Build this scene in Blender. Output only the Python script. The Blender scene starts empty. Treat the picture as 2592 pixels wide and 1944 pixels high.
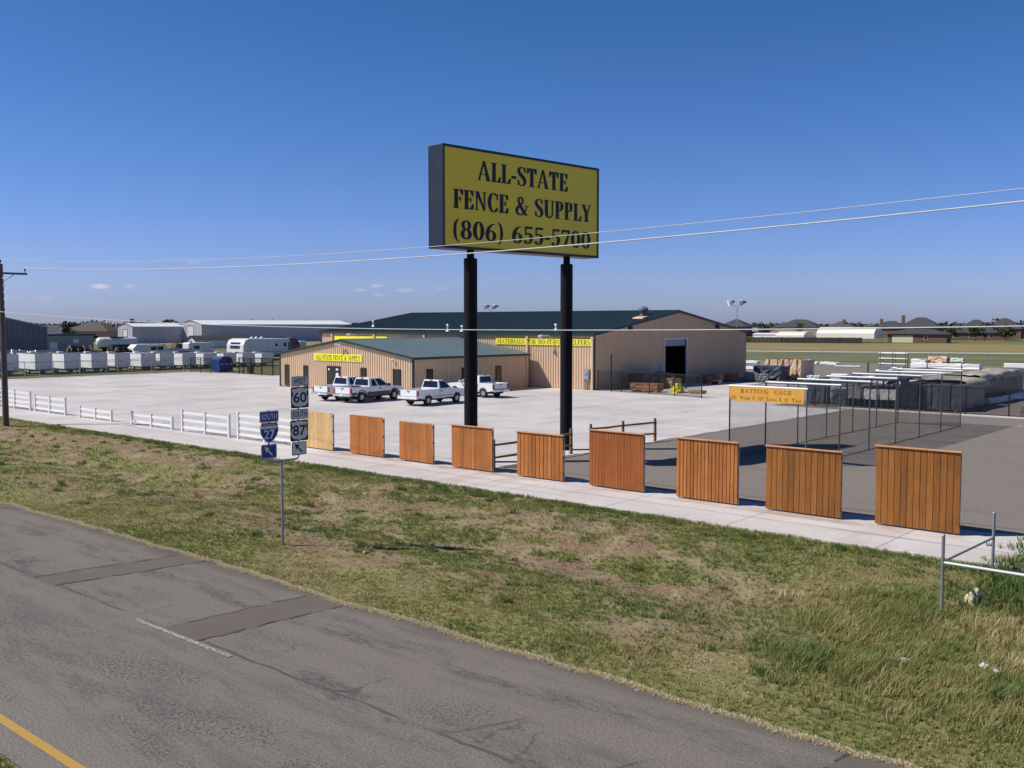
import bpy, bmesh, math, random
import numpy as np
from mathutils import Vector, Matrix
R = math.radians
rnd = random.Random(7)
sc = bpy.context.scene
COL = sc.collection

# ------------------------------------------------------------------ camera
cam_data = bpy.data.cameras.new('camera')
cam = bpy.data.objects.new('camera', cam_data); COL.objects.link(cam)
cam_data.sensor_width = 36.0
cam_data.lens = 36.0 * 2480.0 / 2592.0
cam_data.clip_end = 12000
cam_data.clip_start = 0.2
cam.location = (0, 0, 6.2)
cam.rotation_euler = (R(90) - math.atan(154.0 / 2480.0), 0, R(41.05))
sc.camera = cam

# ------------------------------------------------------------------ world and sun
SUN_DIR = Vector((-0.70, -0.66, 1.0)).normalized()      # towards the sun
ELEV = math.asin(SUN_DIR.z)
AZ = math.atan2(SUN_DIR.x, SUN_DIR.y)
world = bpy.data.worlds.new("World"); sc.world = world
world.use_nodes = True
wn = world.node_tree; wn.nodes.clear()
w_out = wn.nodes.new('ShaderNodeOutputWorld')
w_bg = wn.nodes.new('ShaderNodeBackground')
sky = wn.nodes.new('ShaderNodeTexSky')
sky.sky_type = 'NISHITA'; sky.sun_disc = False
sky.sun_elevation = ELEV; sky.sun_rotation = AZ
sky.altitude = 1000; sky.air_density = 1.0; sky.dust_density = 1.2; sky.ozone_density = 3.0
w_bg.inputs['Strength'].default_value = 0.10
hs = wn.nodes.new('ShaderNodeHueSaturation')
hs.inputs['Hue'].default_value = 0.515; hs.inputs['Saturation'].default_value = 1.12; hs.inputs['Value'].default_value = 1.0
wn.links.new(sky.outputs[0], hs.inputs['Color'])
# a few small fair-weather clouds low over the horizon
geo = wn.nodes.new('ShaderNodeNewGeometry')
def wmath(op, a, b=None):
    n = wn.nodes.new('ShaderNodeMath'); n.operation = op
    for i, v in enumerate((a, b)):
        if v is None: continue
        if isinstance(v, (int, float)): n.inputs[i].default_value = v
        else: wn.links.new(v, n.inputs[i])
    return n.outputs[0]
tc = wn.nodes.new('ShaderNodeTexCoord')
sep = wn.nodes.new('ShaderNodeSeparateXYZ'); wn.links.new(tc.outputs['Generated'], sep.inputs[0])
az = wmath('ARCTAN2', sep.outputs[0], sep.outputs[1])      # clockwise from +Y
cloud = None
CLOUDS = [(-63.85, 1.97, 0.62, 0.17, 0.75), (-62.3, 2.0, 0.35, 0.12, 0.25), (-58.9, 3.35, 0.5, 0.15, 0.22),
          (-49.75, 1.9, 0.45, 0.13, 0.33), (-48.9, 2.15, 0.4, 0.13, 0.38), (-47.2, 1.9, 0.75, 0.14, 0.4), (-48.8, 1.65, 0.4, 0.12, 0.25),
          (-45.2, 2.0, 0.5, 0.12, 0.16), (-70.1, 1.75, 1.4, 0.35, 0.16), (-69.2, 1.25, 1.6, 0.3, 0.13), (-66.4, 1.3, 0.6, 0.25, 0.12)]
cn = wn.nodes.new('ShaderNodeTexNoise'); cn.inputs['Scale'].default_value = 55; cn.inputs['Detail'].default_value = 5
wn.links.new(tc.outputs['Generated'], cn.inputs['Vector'])
wob = wmath('MULTIPLY', wmath('SUBTRACT', cn.outputs[0], 0.5), 2.2)
for (a_deg, e_deg, ra, re, st) in CLOUDS:
    da = wmath('DIVIDE', wmath('SUBTRACT', az, R(a_deg)), R(ra))
    de = wmath('DIVIDE', wmath('SUBTRACT', sep.outputs[2], math.sin(R(e_deg))), math.sin(R(re)))
    d2 = wmath('ADD', wmath('MULTIPLY', da, da), wmath('MULTIPLY', de, de))
    v = wmath('SUBTRACT', wmath('ADD', 1.0, wob), d2)
    v = wmath('MULTIPLY', wmath('MINIMUM', wmath('MAXIMUM', v, 0.0), 1.0), st)
    cloud = v if cloud is None else wmath('MAXIMUM', cloud, v)
cmix = wn.nodes.new('ShaderNodeMix'); cmix.data_type = 'RGBA'
wn.links.new(cloud, cmix.inputs['Factor'])
# the thin, dry high-plains air: deeper blue aloft, lavender-blue low down
tint = wn.nodes.new('ShaderNodeValToRGB'); e = tint.color_ramp.elements
wn.links.new(sep.outputs[2], tint.inputs[0])
while len(e) < 5: e.new(0.5)
for q, (p, c) in zip(e, [(0.0,(.355,.39,.672)),(0.045,(.348,.391,.645)),(0.16,(.283,.41,.56)),(0.31,(.20,.393,.498)),(0.60,(.10,.19,.27))]):
    q.position = p; q.color = (*c, 1)
tm = wn.nodes.new('ShaderNodeVectorMath'); tm.operation = 'MULTIPLY'
wn.links.new(hs.outputs[0], tm.inputs[0]); wn.links.new(tint.outputs[0], tm.inputs[1])
ts = wn.nodes.new('ShaderNodeVectorMath'); ts.operation = 'SCALE'; ts.inputs['Scale'].default_value = 1.92
wn.links.new(tm.outputs[0], ts.inputs[0])
wn.links.new(ts.outputs[0], cmix.inputs['A']); cmix.inputs['B'].default_value = (6.6, 6.3, 7.6, 1)
wn.links.new(cmix.outputs['Result'], w_bg.inputs['Color'])
wn.links.new(w_bg.outputs[0], w_out.inputs[0])

sun_data = bpy.data.lights.new('sun', 'SUN')
sun_data.energy = 4.7; sun_data.angle = R(0.53); sun_data.color = (1.0, 0.95, 0.88)
sun = bpy.data.objects.new('sun', sun_data); COL.objects.link(sun)
sun.rotation_euler = (-SUN_DIR).to_track_quat('-Z', 'Y').to_euler()
sun.location = (-60, -60, 90)
sc.view_settings.view_transform = 'Standard'; sc.view_settings.look = 'None'
sc.view_settings.exposure = 0.06; sc.view_settings.gamma = 1.0
sc.cycles.max_bounces = 6; sc.cycles.transparent_max_bounces = 24

# ------------------------------------------------------------------ helpers
class MB:
    """collects faces, becomes one mesh object"""
    def __init__(s): s.v = []; s.f = []; s.M = Matrix.Identity(4)
    def add(s, vs, fs):
        b = len(s.v)
        s.v.extend(tuple(s.M @ Vector(p)) for p in vs)
        s.f.extend(tuple(b + i for i in f) for f in fs); return s
    def box(s, x0, x1, y0, y1, z0, z1):
        return s.add([(x0,y0,z0),(x1,y0,z0),(x1,y1,z0),(x0,y1,z0),(x0,y0,z1),(x1,y0,z1),(x1,y1,z1),(x0,y1,z1)],
              [(0,3,2,1),(4,5,6,7),(0,1,5,4),(1,2,6,5),(2,3,7,6),(3,0,4,7)])
    def hexa(s, p):      # eight corners: four below, four above, same order
        return s.add(p, [(0,3,2,1),(4,5,6,7),(0,1,5,4),(1,2,6,5),(2,3,7,6),(3,0,4,7)])
    def quad(s, a, b, c, d): return s.add([a,b,c,d], [(0,1,2,3)])
    def prism(s, poly, axis, a, b):
        def P(u, v, w): return (w,u,v) if axis == 'x' else ((u,w,v) if axis == 'y' else (u,v,w))
        n = len(poly)
        vs = [P(u,v,a) for u,v in poly] + [P(u,v,b) for u,v in poly]
        return s.add(vs, [tuple(range(n-1,-1,-1)), tuple(range(n,2*n))] + [(i,(i+1)%n,n+(i+1)%n,n+i) for i in range(n)])
    def cyl(s, p0, p1, r0, r1=None, n=12, cap=True):
        r1 = r0 if r1 is None else r1
        p0, p1 = Vector(p0), Vector(p1); d = (p1-p0).normalized()
        u = d.orthogonal().normalized(); w = d.cross(u)
        vs = []
        for p, r in ((p0,r0),(p1,r1)):
            for i in range(n):
                t = 2*math.pi*i/n; vs.append(tuple(p + u*(r*math.cos(t)) + w*(r*math.sin(t))))
        fs = [(i,(i+1)%n,n+(i+1)%n,n+i) for i in range(n)]
        if cap: fs += [tuple(range(n-1,-1,-1)), tuple(range(n,2*n))]
        return s.add(vs, fs)
    def tube(s, pts, r, n=8):
        pts = [Vector(p) for p in pts]; vs = []; fs = []
        u = None
        for i, p in enumerate(pts):
            d = (pts[min(i+1,len(pts)-1)] - pts[max(i-1,0)]).normalized()
            u = d.orthogonal().normalized() if u is None else (u - d*u.dot(d)).normalized()
            w = d.cross(u); rr = r[i] if isinstance(r, (list,tuple)) else r
            vs += [tuple(p + u*(rr*math.cos(2*math.pi*k/n)) + w*(rr*math.sin(2*math.pi*k/n))) for k in range(n)]
        for i in range(len(pts)-1):
            fs += [(i*n+k, i*n+(k+1)%n, (i+1)*n+(k+1)%n, (i+1)*n+k) for k in range(n)]
        fs += [tuple(range(n-1,-1,-1)), tuple(range((len(pts)-1)*n, len(pts)*n))]
        return s.add(vs, fs)
    def lathe(s, prof, origin, axis, n=20):     # prof: (radius, height along axis)
        o = Vector(origin); d = Vector(axis).normalized(); u = d.orthogonal().normalized(); w = d.cross(u)
        vs = []; m = len(prof)
        for r, h in prof:
            vs += [tuple(o + d*h + u*(r*math.cos(2*math.pi*k/n)) + w*(r*math.sin(2*math.pi*k/n))) for k in range(n)]
        fs = [(i*n+k, i*n+(k+1)%n, (i+1)*n+(k+1)%n, (i+1)*n+k) for i in range(m-1) for k in range(n)]
        fs += [tuple(range(n-1,-1,-1)), tuple(range((m-1)*n, m*n))]
        return s.add(vs, fs)
    def build(s, name, mat, parent=None, smooth=False, bevel=0, seg=2, matrix=None):
        me = bpy.data.meshes.new(name); me.from_pydata(s.v, [], s.f); me.update()
        bm = bmesh.new(); bm.from_mesh(me); bmesh.ops.recalc_face_normals(bm, faces=bm.faces); bm.to_mesh(me); bm.free()
        me.materials.append(mat)
        o = bpy.data.objects.new(name, me); COL.objects.link(o)
        if parent is not None: o.parent = parent
        if matrix is not None: o.matrix_local = matrix
        if smooth:
            for p in me.polygons: p.use_smooth = True
            if smooth == 'auto':
                me.set_sharp_from_angle(angle=R(40))
        if bevel:
            b = o.modifiers.new('bevel', 'BEVEL'); b.width = bevel; b.segments = seg; b.limit_method = 'ANGLE'; b.angle_limit = R(40)
        return o

def tag(o, label=None, cat=None, group=None, kind=None):
    if label: o['label'] = label
    if cat: o['category'] = cat
    if group: o['group'] = group
    if kind: o['kind'] = kind
    return o
def thing(name, label, cat, loc=(0,0,0), rz=0, group=None):
    o = bpy.data.objects.new(name, None); COL.objects.link(o)
    o.empty_display_size = 0.3
    o.location = loc; o.rotation_euler = (0,0,rz)
    return tag(o, label, cat, group)
def dup(root, loc, rz, label, scale=None):
    def cp(o, parent):
        c = o.copy(); COL.objects.link(c)
        if parent is not None: c.parent = parent
        for ch in kids.get(o.name, []): cp(ch, c)
        return c
    kids = {}
    for o in list(COL.objects):
        if o.parent: kids.setdefault(o.parent.name, []).append(o)
    r = cp(root, None); r.location = loc; r.rotation_euler = (0,0,rz); r['label'] = label
    if scale: r.scale = scale
    return r

# ------------------------------------------------------------------ materials
def new_mat(name):
    m = bpy.data.materials.new(name); m.use_nodes = True
    nt = m.node_tree; bs = nt.nodes['Principled BSDF']
    return m, nt, bs
class N:
    """terse node building"""
    def __init__(s, nt): s.nt = nt
    def put(s, sock, v):
        if v is None: return
        if hasattr(v, 'is_output') or isinstance(v, bpy.types.NodeSocket): s.nt.links.new(v, sock)
        else:
            if isinstance(v, (tuple, list)) and len(v) == 3 and sock.type == 'RGBA': v = (*v, 1)
            sock.default_value = v
    def math(s, op, a, b=None, c=None, clamp=False):
        n = s.nt.nodes.new('ShaderNodeMath'); n.operation = op; n.use_clamp = clamp
        for i, v in enumerate((a,b,c)): s.put(n.inputs[i], v)
        return n.outputs[0]
    def noise(s, vec, scale, detail=3, rough=0.55, dist=0.0):
        n = s.nt.nodes.new('ShaderNodeTexNoise'); n.inputs['Scale'].default_value = scale
        n.inputs['Detail'].default_value = detail; n.inputs['Roughness'].default_value = rough; n.inputs['Distortion'].default_value = dist
        if vec is not None: s.nt.links.new(vec, n.inputs['Vector'])
        return n.outputs[0]
    def coords(s, kind='Object'):
        return s.nt.nodes.new('ShaderNodeTexCoord').outputs[kind]
    def position(s): return s.nt.nodes.new('ShaderNodeNewGeometry').outputs['Position']
    def island(s): return s.nt.nodes.new('ShaderNodeNewGeometry').outputs['Random Per Island']
    def scale(s, vec, xyz, loc=(0,0,0)):
        n = s.nt.nodes.new('ShaderNodeMapping'); s.nt.links.new(vec, n.inputs[0]); n.inputs['Scale'].default_value = xyz
        n.inputs['Location'].default_value = loc
        return n.outputs[0]
    def sep(s, vec):
        n = s.nt.nodes.new('ShaderNodeSeparateXYZ'); s.nt.links.new(vec, n.inputs[0]); return n.outputs
    def ramp(s, fac, stops, interp='LINEAR'):
        n = s.nt.nodes.new('ShaderNodeValToRGB'); s.nt.links.new(fac, n.inputs[0]); e = n.color_ramp.elements
        n.color_ramp.interpolation = interp
        while len(e) < len(stops): e.new(0.5)
        for q, (p, c) in zip(e, stops): q.position = p; q.color = (*c, 1) if len(c) == 3 else c
        return n.outputs[0]
    def mix(s, fac, a, b, blend='MIX'):
        n = s.nt.nodes.new('ShaderNodeMix'); n.data_type = 'RGBA'; n.blend_type = blend; n.clamp_factor = True
        s.put(n.inputs['Factor'], fac); s.put(n.inputs['A'], a); s.put(n.inputs['B'], b)
        return n.outputs['Result']
    def smooth(s, v, lo, hi):
        n = s.nt.nodes.new('ShaderNodeMapRange'); n.interpolation_type = 'SMOOTHSTEP'
        s.nt.links.new(v, n.inputs[0]); n.inputs[1].default_value = lo; n.inputs[2].default_value = hi
        return n.outputs[0]
    def bump(s, h, strength, dist, bs):
        n = s.nt.nodes.new('ShaderNodeBump'); n.inputs['Strength'].default_value = strength; n.inputs['Distance'].default_value = dist
        s.nt.links.new(h, n.inputs['Height']); s.nt.links.new(n.outputs[0], bs.inputs['Normal'])
    def attr(s, name):
        n = s.nt.nodes.new('ShaderNodeAttribute'); n.attribute_name = name; return n.outputs

def pm(name, col, rough=0.6, var=0.12, scale=2.0, metal=0.0, spec=0.4, island=0.0, stretch=(1,1,1), grime=0.0, coat=0.0):
    m, nt, bs = new_mat(name); n = N(nt)
    co = n.scale(n.coords('Object'), stretch)
    f = n.noise(co, scale, 4)
    lo = tuple(c*(1-var) for c in col); hi = tuple(min(1, c*(1+var)) for c in col)
    c = n.ramp(f, [(0.3, lo), (0.7, hi)])
    if island:
        k = n.math('MULTIPLY_ADD', n.island(), 2*island, 1-island)
        mx = nt.nodes.new('ShaderNodeVectorMath'); mx.operation = 'SCALE'
        nt.links.new(c, mx.inputs[0]); nt.links.new(k, mx.inputs['Scale']); c = mx.outputs[0]
    if grime:
        g = n.smooth(n.noise(n.scale(n.coords('Object'), (1,1,0.25)), scale*2.3, 5), 0.5, 0.75)
        c = n.mix(n.math('MULTIPLY', g, grime), c, (0.16,0.13,0.10))
    nt.links.new(c, bs.inputs['Base Color'])
    r = n.math('MULTIPLY_ADD', f, 0.2, rough-0.1)
    nt.links.new(r, bs.inputs['Roughness'])
    bs.inputs['Metallic'].default_value = metal
    bs.inputs['Specular IOR Level'].default_value = spec
    bs.inputs['Coat Weight'].default_value = coat
    return m

M = {}
def wood(name, dark, light, knots=(0.16,0.06,0.02), island=0.22):
    m, nt, bs = new_mat(name); n = N(nt)
    pos = n.coords('Object')
    grain = n.noise(n.scale(pos, (9,9,0.55)), 3.0, 6, 0.6, 0.6)
    fine = n.noise(n.scale(pos, (40,40,1.2)), 3.0, 3)
    c = n.ramp(n.math('MULTIPLY_ADD', fine, 0.35, n.math('MULTIPLY', grain, 0.65)), [(0.32, dark), (0.66, light)])
    k = n.math('MULTIPLY_ADD', n.island(), 2*island, 1-island)
    mx = nt.nodes.new('ShaderNodeVectorMath'); mx.operation = 'SCALE'
    nt.links.new(c, mx.inputs[0]); nt.links.new(k, mx.inputs['Scale'])
    kn = n.smooth(n.noise(n.scale(pos, (5,5,1.6)), 1.7, 2), 0.70, 0.76)
    c = n.mix(n.math('MULTIPLY', kn, 0.75), mx.outputs[0], knots)
    wear = n.smooth(n.noise(n.scale(pos,(1.3,1.3,0.9)), 1.4, 4), 0.45, 0.75)
    c = n.mix(n.math('MULTIPLY', wear, 0.38), c, tuple(0.62*x for x in dark))
    nt.links.new(c, bs.inputs['Base Color']); bs.inputs['Roughness'].default_value = 0.62; bs.inputs['Specular IOR Level'].default_value = 0.3
    n.bump(grain, 0.25, 0.01, bs)
    return m
M['cedar'] = wood('cedar_boards', (0.29,0.093,0.021), (0.50,0.192,0.050))
M['cedar_red'] = wood('red_cedar_boards', (0.24,0.068,0.015), (0.38,0.118,0.030), island=0.1)
M['cedar_brown'] = wood('brown_cedar_boards', (0.185,0.067,0.013), (0.345,0.136,0.029))
M['cedar_pale'] = wood('fresh_cedar_boards', (0.32,0.105,0.026), (0.55,0.205,0.056), island=0.16)  # slightly paler cedar tone for two of the left-hand panels
M['cedar_cap'] = wood('cap_boards', (0.42,0.19,0.085), (0.62,0.33,0.17))
M['pine'] = wood('pine_boards', (0.56,0.34,0.14), (0.76,0.52,0.25), (0.4,0.24,0.1), 0.12)
M['split'] = wood('split_rail_wood', (0.17,0.10,0.055), (0.30,0.19,0.11))
M['pole_wood'] = wood('weathered_pole_wood', (0.055,0.045,0.04), (0.12,0.10,0.085), (0.03,0.025,0.02))
M['lumber'] = wood('lumber', (0.34,0.19,0.09), (0.50,0.30,0.15))
M['vinyl'] = pm('white_vinyl', (0.80,0.80,0.78), 0.4, 0.03)
M['white'] = pm('white_paint', (0.76,0.76,0.75), 0.45, 0.05, grime=0.12)
M['pale_metal'] = pm('pale_grey_metal_siding', (0.47,0.49,0.53), 0.5, 0.04, grime=0.1, scale=0.3)
M['trailer_white'] = pm('white_trailer_skin', (0.82,0.82,0.82), 0.4, 0.05, grime=0.06, scale=0.6)
M['white_metal'] = pm('white_sheet_metal', (0.70,0.71,0.73), 0.45, 0.05, grime=0.2, scale=0.6)
M['black'] = pm('black_paint', (0.012,0.012,0.014), 0.42, 0.2)
M['black_pole'] = pm('black_pole_paint', (0.007,0.007,0.008), 0.6, 0.3, spec=0.2, scale=1.2, stretch=(1,1,0.3))
M['sign_edge'] = pm('sign_cabinet_paint', (0.020,0.024,0.042), 0.4, 0.15)
M['letter'] = pm('black_lettering', (0.010,0.010,0.022), 0.45, 0.1)
M['sign_face'] = pm('yellow_sign_face', (1.0,0.75,0.045), 0.42, 0.04, scale=0.6)
M['yellow_board'] = pm('yellow_board', (0.88,0.80,0.035), 0.5, 0.04)
M['cage_board'] = pm('amber_board', (0.80,0.40,0.065), 0.5, 0.06)
M['letter_brown'] = pm('dark_brown_lettering', (0.20,0.11,0.03), 0.5, 0.1)
M['letter_green'] = pm('dark_green_lettering', (0.06,0.09,0.02), 0.5, 0.1)
M['galv'] = pm('galvanised_steel', (0.32,0.34,0.37), 0.45, 0.15, metal=0.55)
M['galv_dark'] = pm('dull_steel_pipe', (0.13,0.14,0.155), 0.55, 0.15, metal=0.3)
M['galv_bright'] = pm('bright_galvanised_steel', (0.76,0.77,0.79), 0.45, 0.06, metal=0.1)
M['wire'] = pm('bare_cable', (0.58,0.57,0.57), 0.6, 0.1, metal=0.0)
M['tan'] = pm('tan_siding', (0.68,0.485,0.32), 0.5, 0.05, scale=0.4)
M['green_roof'] = pm('dark_green_roof', (0.015,0.032,0.031), 0.45, 0.10, scale=0.5, spec=0.5)
M['office_roof'] = pm('sky_sheen_green_roof', (0.135,0.178,0.180), 0.36, 0.08, scale=0.5, spec=0.6)  # pale bluish sky reflection on the roof is put into this base colour
M['green_trim'] = pm('dark_green_trim', (0.020,0.040,0.038), 0.4, 0.1)
M['bldg_grey'] = pm('grey_metal_siding', (0.30,0.31,0.34), 0.5, 0.05, scale=0.3)
M['bldg_dark'] = pm('dark_grey_siding', (0.17,0.18,0.21), 0.5, 0.05, scale=0.3)
M['red_trim'] = pm('red_trim', (0.30,0.07,0.06), 0.5, 0.1)
M['roof_white'] = pm('white_metal_roof', (0.80,0.82,0.84), 0.35, 0.04)
M['shingle'] = pm('dark_shingles', (0.060,0.060,0.068), 0.85, 0.25, scale=1.5)
M['shingle_brown'] = pm('brown_shingles', (0.10,0.085,0.075), 0.85, 0.25, scale=1.5)
M['brick'] = pm('red_brick', (0.17,0.095,0.072), 0.8, 0.25, scale=3)
M['brick_pink'] = pm('pale_brick', (0.42,0.27,0.22), 0.8, 0.2, scale=3)
M['cream'] = pm('cream_paint', (0.72,0.64,0.42), 0.5, 0.05)
M['fence_dark'] = pm('dark_board_fence', (0.055,0.043,0.038), 0.8, 0.3, scale=0.8)
M['blue'] = pm('blue_paint', (0.010,0.045,0.22), 0.45, 0.15, scale=1.2)
M['blue_sign'] = pm('blue_sign_sheeting', (0.012,0.06,0.33), 0.4, 0.05)
M['red_sign'] = pm('red_sign_sheeting', (0.42,0.03,0.03), 0.4, 0.05)
M['sign_white'] = pm('white_sign_sheeting', (0.78,0.78,0.80), 0.4, 0.04)
M['truck_white'] = pm('white_car_paint', (0.78,0.79,0.80), 0.28, 0.02, coat=0.6, spec=0.5)
M['truck_grey'] = pm('grey_cladding', (0.075,0.073,0.075), 0.5, 0.1)
M['rubber'] = pm('tyre_rubber', (0.018,0.018,0.018), 0.8, 0.2)
M['alloy'] = pm('wheel_alloy', (0.50,0.51,0.53), 0.35, 0.1, metal=0.7)
M['chrome'] = pm('chrome_bumper', (0.70,0.70,0.72), 0.22, 0.05, metal=0.85)
M['tail_red'] = pm('red_lens', (0.28,0.012,0.015), 0.2, 0.1, coat=0.5)
M['plum'] = pm('plum_paint', (0.16,0.02,0.06), 0.3, 0.1, coat=0.5)
M['pvc'] = pm('white_pvc', (0.80,0.80,0.80), 0.4, 0.03)
M['wrap_black'] = pm('black_wrap', (0.022,0.026,0.032), 0.38, 0.4, scale=1.5)
M['wrap_grey'] = pm('clear_wrap_over_dark', (0.105,0.12,0.14), 0.3, 0.5, scale=2.5, stretch=(1,1,0.4))
M['wrap_tan'] = pm('tan_wrap', (0.66,0.47,0.32), 0.6, 0.1)
M['tarp_tan'] = pm('tan_tarp', (0.38,0.34,0.27), 0.7, 0.3, scale=0.8)
M['tarp_blue'] = pm('dark_blue_tarp', (0.055,0.065,0.105), 0.6, 0.25)
M['block_grey'] = pm('grey_block', (0.22,0.23,0.26), 0.8, 0.2)
M['yellow_tarp'] = pm('yellow_sheet', (0.80,0.72,0.03), 0.5, 0.1)
M['board_brown'] = pm('stained_board', (0.30,0.13,0.06), 0.7, 0.25)
M['rust'] = pm('rusty_steel', (0.13,0.075,0.05), 0.8, 0.3)
M['dark_metal'] = pm('dark_machinery', (0.035,0.034,0.036), 0.6, 0.3)
M['litter'] = pm('pale_plastic', (0.50,0.52,0.52), 0.5, 0.3, scale=9)
M['card'] = pm('pale_cardboard', (0.62,0.55,0.38), 0.8, 0.2, scale=6)
M['porcelain'] = pm('dark_insulator', (0.03,0.022,0.02), 0.3, 0.1)
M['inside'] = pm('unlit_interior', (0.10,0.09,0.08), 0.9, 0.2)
def glass(name, col=(0.012,0.014,0.016), rough=0.08):
    m, nt, bs = new_mat(name); n = N(nt)
    f = n.noise(n.coords('Object'), 0.8, 2)
    nt.links.new(n.ramp(f, [(0.3,tuple(0.6*c for c in col)),(0.7,tuple(1.6*c for c in col))]), bs.inputs['Base Color'])
    bs.inputs['Roughness'].default_value = rough; bs.inputs['Specular IOR Level'].default_value = 0.55
    return m
M['glass'] = glass('dark_glass'); M['glass_truck'] = glass('tinted_glass', (0.010,0.011,0.015), 0.06)
def meshwire(name, col, cover, size=0.06):
    """woven wire: two families of thin strands, open between them"""
    m, nt, bs = new_mat(name); n = N(nt)
    s = n.sep(n.coords('Object'))
    h = n.math('ADD', s[0], s[1])
    a = n.math('PINGPONG', n.math('ADD', h, s[2]), size/2); b = n.math('PINGPONG', n.math('SUBTRACT', h, s[2]), size/2)
    w = n.math('LESS_THAN', n.math('MINIMUM', a, b), size*cover/4)
    tr = nt.nodes.new('ShaderNodeBsdfTransparent'); mx = nt.nodes.new('ShaderNodeMixShader')
    nt.links.new(w, mx.inputs[0]); nt.links.new(tr.outputs[0], mx.inputs[1]); nt.links.new(bs.outputs[0], mx.inputs[2])
    nt.links.new(mx.outputs[0], nt.nodes['Material Output'].inputs[0])
    bs.inputs['Base Color'].default_value = (*col, 1); bs.inputs['Roughness'].default_value = 0.5; bs.inputs['Metallic'].default_value = 0.3
    return m
M['link_grey'] = meshwire('grey_chain_link', (0.35,0.36,0.38), 0.13)
M['link_black'] = meshwire('black_chain_link', (0.012,0.012,0.013), 0.42)
M['net'] = meshwire('black_netting', (0.02,0.02,0.022), 0.24, 0.045)
# ------------------------------------------------------------------ lettering
def catmull(pts, k=7):
    out = []; n = len(pts)
    for i in range(n-1):
        p0 = pts[max(i-1,0)]; p1 = pts[i]; p2 = pts[i+1]; p3 = pts[min(i+2,n-1)]
        for j in range(k):
            t = j/k
            out.append(tuple(0.5*((2*b) + (-a+c)*t + (2*a-5*b+4*c-d)*t*t + (-a+3*b-3*c+d)*t**3) for a,b,c,d in zip(p0,p1,p2,p3)))
    out.append(tuple(pts[-1])); return out
def stroke(pts, smooth=True):
    q = catmull(pts) if smooth else pts
    L_, R_ = [], []
    for i, (x, y, w) in enumerate(q):
        a = q[max(i-1,0)]; b = q[min(i+1,len(q)-1)]
        dx, dy = b[0]-a[0], b[1]-a[1]; l = math.hypot(dx,dy) or 1
        nx, ny = -dy/l*w/2, dx/l*w/2
        L_.append((x+nx,y+ny)); R_.append((x-nx,y-ny))
    return ('S', L_, R_)
def PG(*p): return ('P', list(p))
def bar(x0,x1,y0,y1): return PG((x0,y0),(x1,y0),(x1,y1),(x0,y1))
T_, t_ = 0.165, 0.045
def stem(x, w=T_, y0=0, y1=1, top=True, bot=True):
    r = [bar(x-w/2,x+w/2,y0,y1)]
    if bot: r.append(PG((x-w/2-.07,y0),(x+w/2+.07,y0),(x+w/2+.06,y0+.035),(x+w/2,y0+.07),(x-w/2,y0+.07),(x-w/2-.06,y0+.035)))
    if top: r.append(PG((x-w/2-.07,y1),(x-w/2-.06,y1-.035),(x-w/2,y1-.07),(x+w/2,y1-.07),(x+w/2+.06,y1-.035),(x+w/2+.07,y1)))
    return r
def ell(cx, cy, rx, ry, thick, thin, a0=0, a1=360, n=32, slant=0):
    pts = []
    for i in range(n+1):
        a = R(a0+(a1-a0)*i/n); w = thin + (thick-thin)*abs(math.cos(a))**1.4
        pts.append((cx+(rx-thick/2)*math.cos(a), cy+(ry-thin/2)*math.sin(a), w))
    return stroke(pts, False)
GL = {}
GL['A'] = (.74, [PG((.045,0),(.10,0),(.385,1.0),(.33,1.0)), PG((.33,1.02),(.40,1.02),(.71,0),(.535,0)), bar(.17,.56,.30,.345), PG((-.02,0),(.19,0),(.12,.05),(.05,.05)), PG((.47,0),(.77,0),(.69,.05),(.55,.05))])
GL['L'] = (.56, stem(.17) + [bar(.17,.54,0,.05), PG((.40,.05),(.54,.05),(.56,.30),(.525,.30))])
GL['I'] = (.34, stem(.17))
GL['T'] = (.62, stem(.31, top=False) + [bar(.02,.60,.95,1), PG((.02,.95),(.02,.70),(.055,.70),(.17,.95)), PG((.60,.95),(.60,.70),(.565,.70),(.45,.95))])
GL['E'] = (.58, stem(.17) + [bar(.17,.54,0,.05), bar(.17,.53,.95,1), bar(.17,.40,.49,.535), PG((.39,.40),(.42,.40),(.42,.63),(.39,.63)), PG((.40,.05),(.55,.05),(.57,.30),(.535,.30)), PG((.40,.95),(.54,.95),(.55,.72),(.515,.72))])
GL['F'] = (.55, stem(.17) + [bar(.17,.53,.95,1), bar(.17,.40,.49,.535), PG((.39,.40),(.42,.40),(.42,.63),(.39,.63)), PG((.40,.95),(.54,.95),(.55,.72),(.515,.72))])
GL['N'] = (.74, [bar(.12,.165,0,1), bar(.575,.62,0,1), PG((.08,1),(.24,1),(.62,0),(.58,0)), PG((.02,0),(.26,0),(.2,.04),(.08,.04)), PG((.48,1),(.72,1),(.66,.96),(.54,.96)), PG((.0,1),(.2,1),(.16,.96),(.05,.96))])
GL['M'] = (.92, [bar(.12,.165,0,1), PG((.10,1),(.26,1),(.48,.06),(.43,0)), PG((.43,0),(.47,.06),(.74,1),(.69,1)), bar(.69,.85,0,1), PG((.02,0),(.26,0),(.2,.04),(.08,.04)), PG((.62,0),(.92,0),(.87,.04),(.67,.04)), PG((.02,1),(.2,1),(.16,.96),(.06,.96)), PG((.69,1),(.92,1),(.87,.96),(.72,.96))])
GL['U'] = (.70, stem(.17, y0=.28, bot=False) + [bar(.555,.60,.28,1), PG((.46,1),(.70,1),(.64,.96),(.52,.96)), stroke([(.17,.32,T_),(.19,.14,.14),(.30,.03,.08),(.42,.035,.06),(.54,.12,.05),(.577,.32,.045)])])
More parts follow.
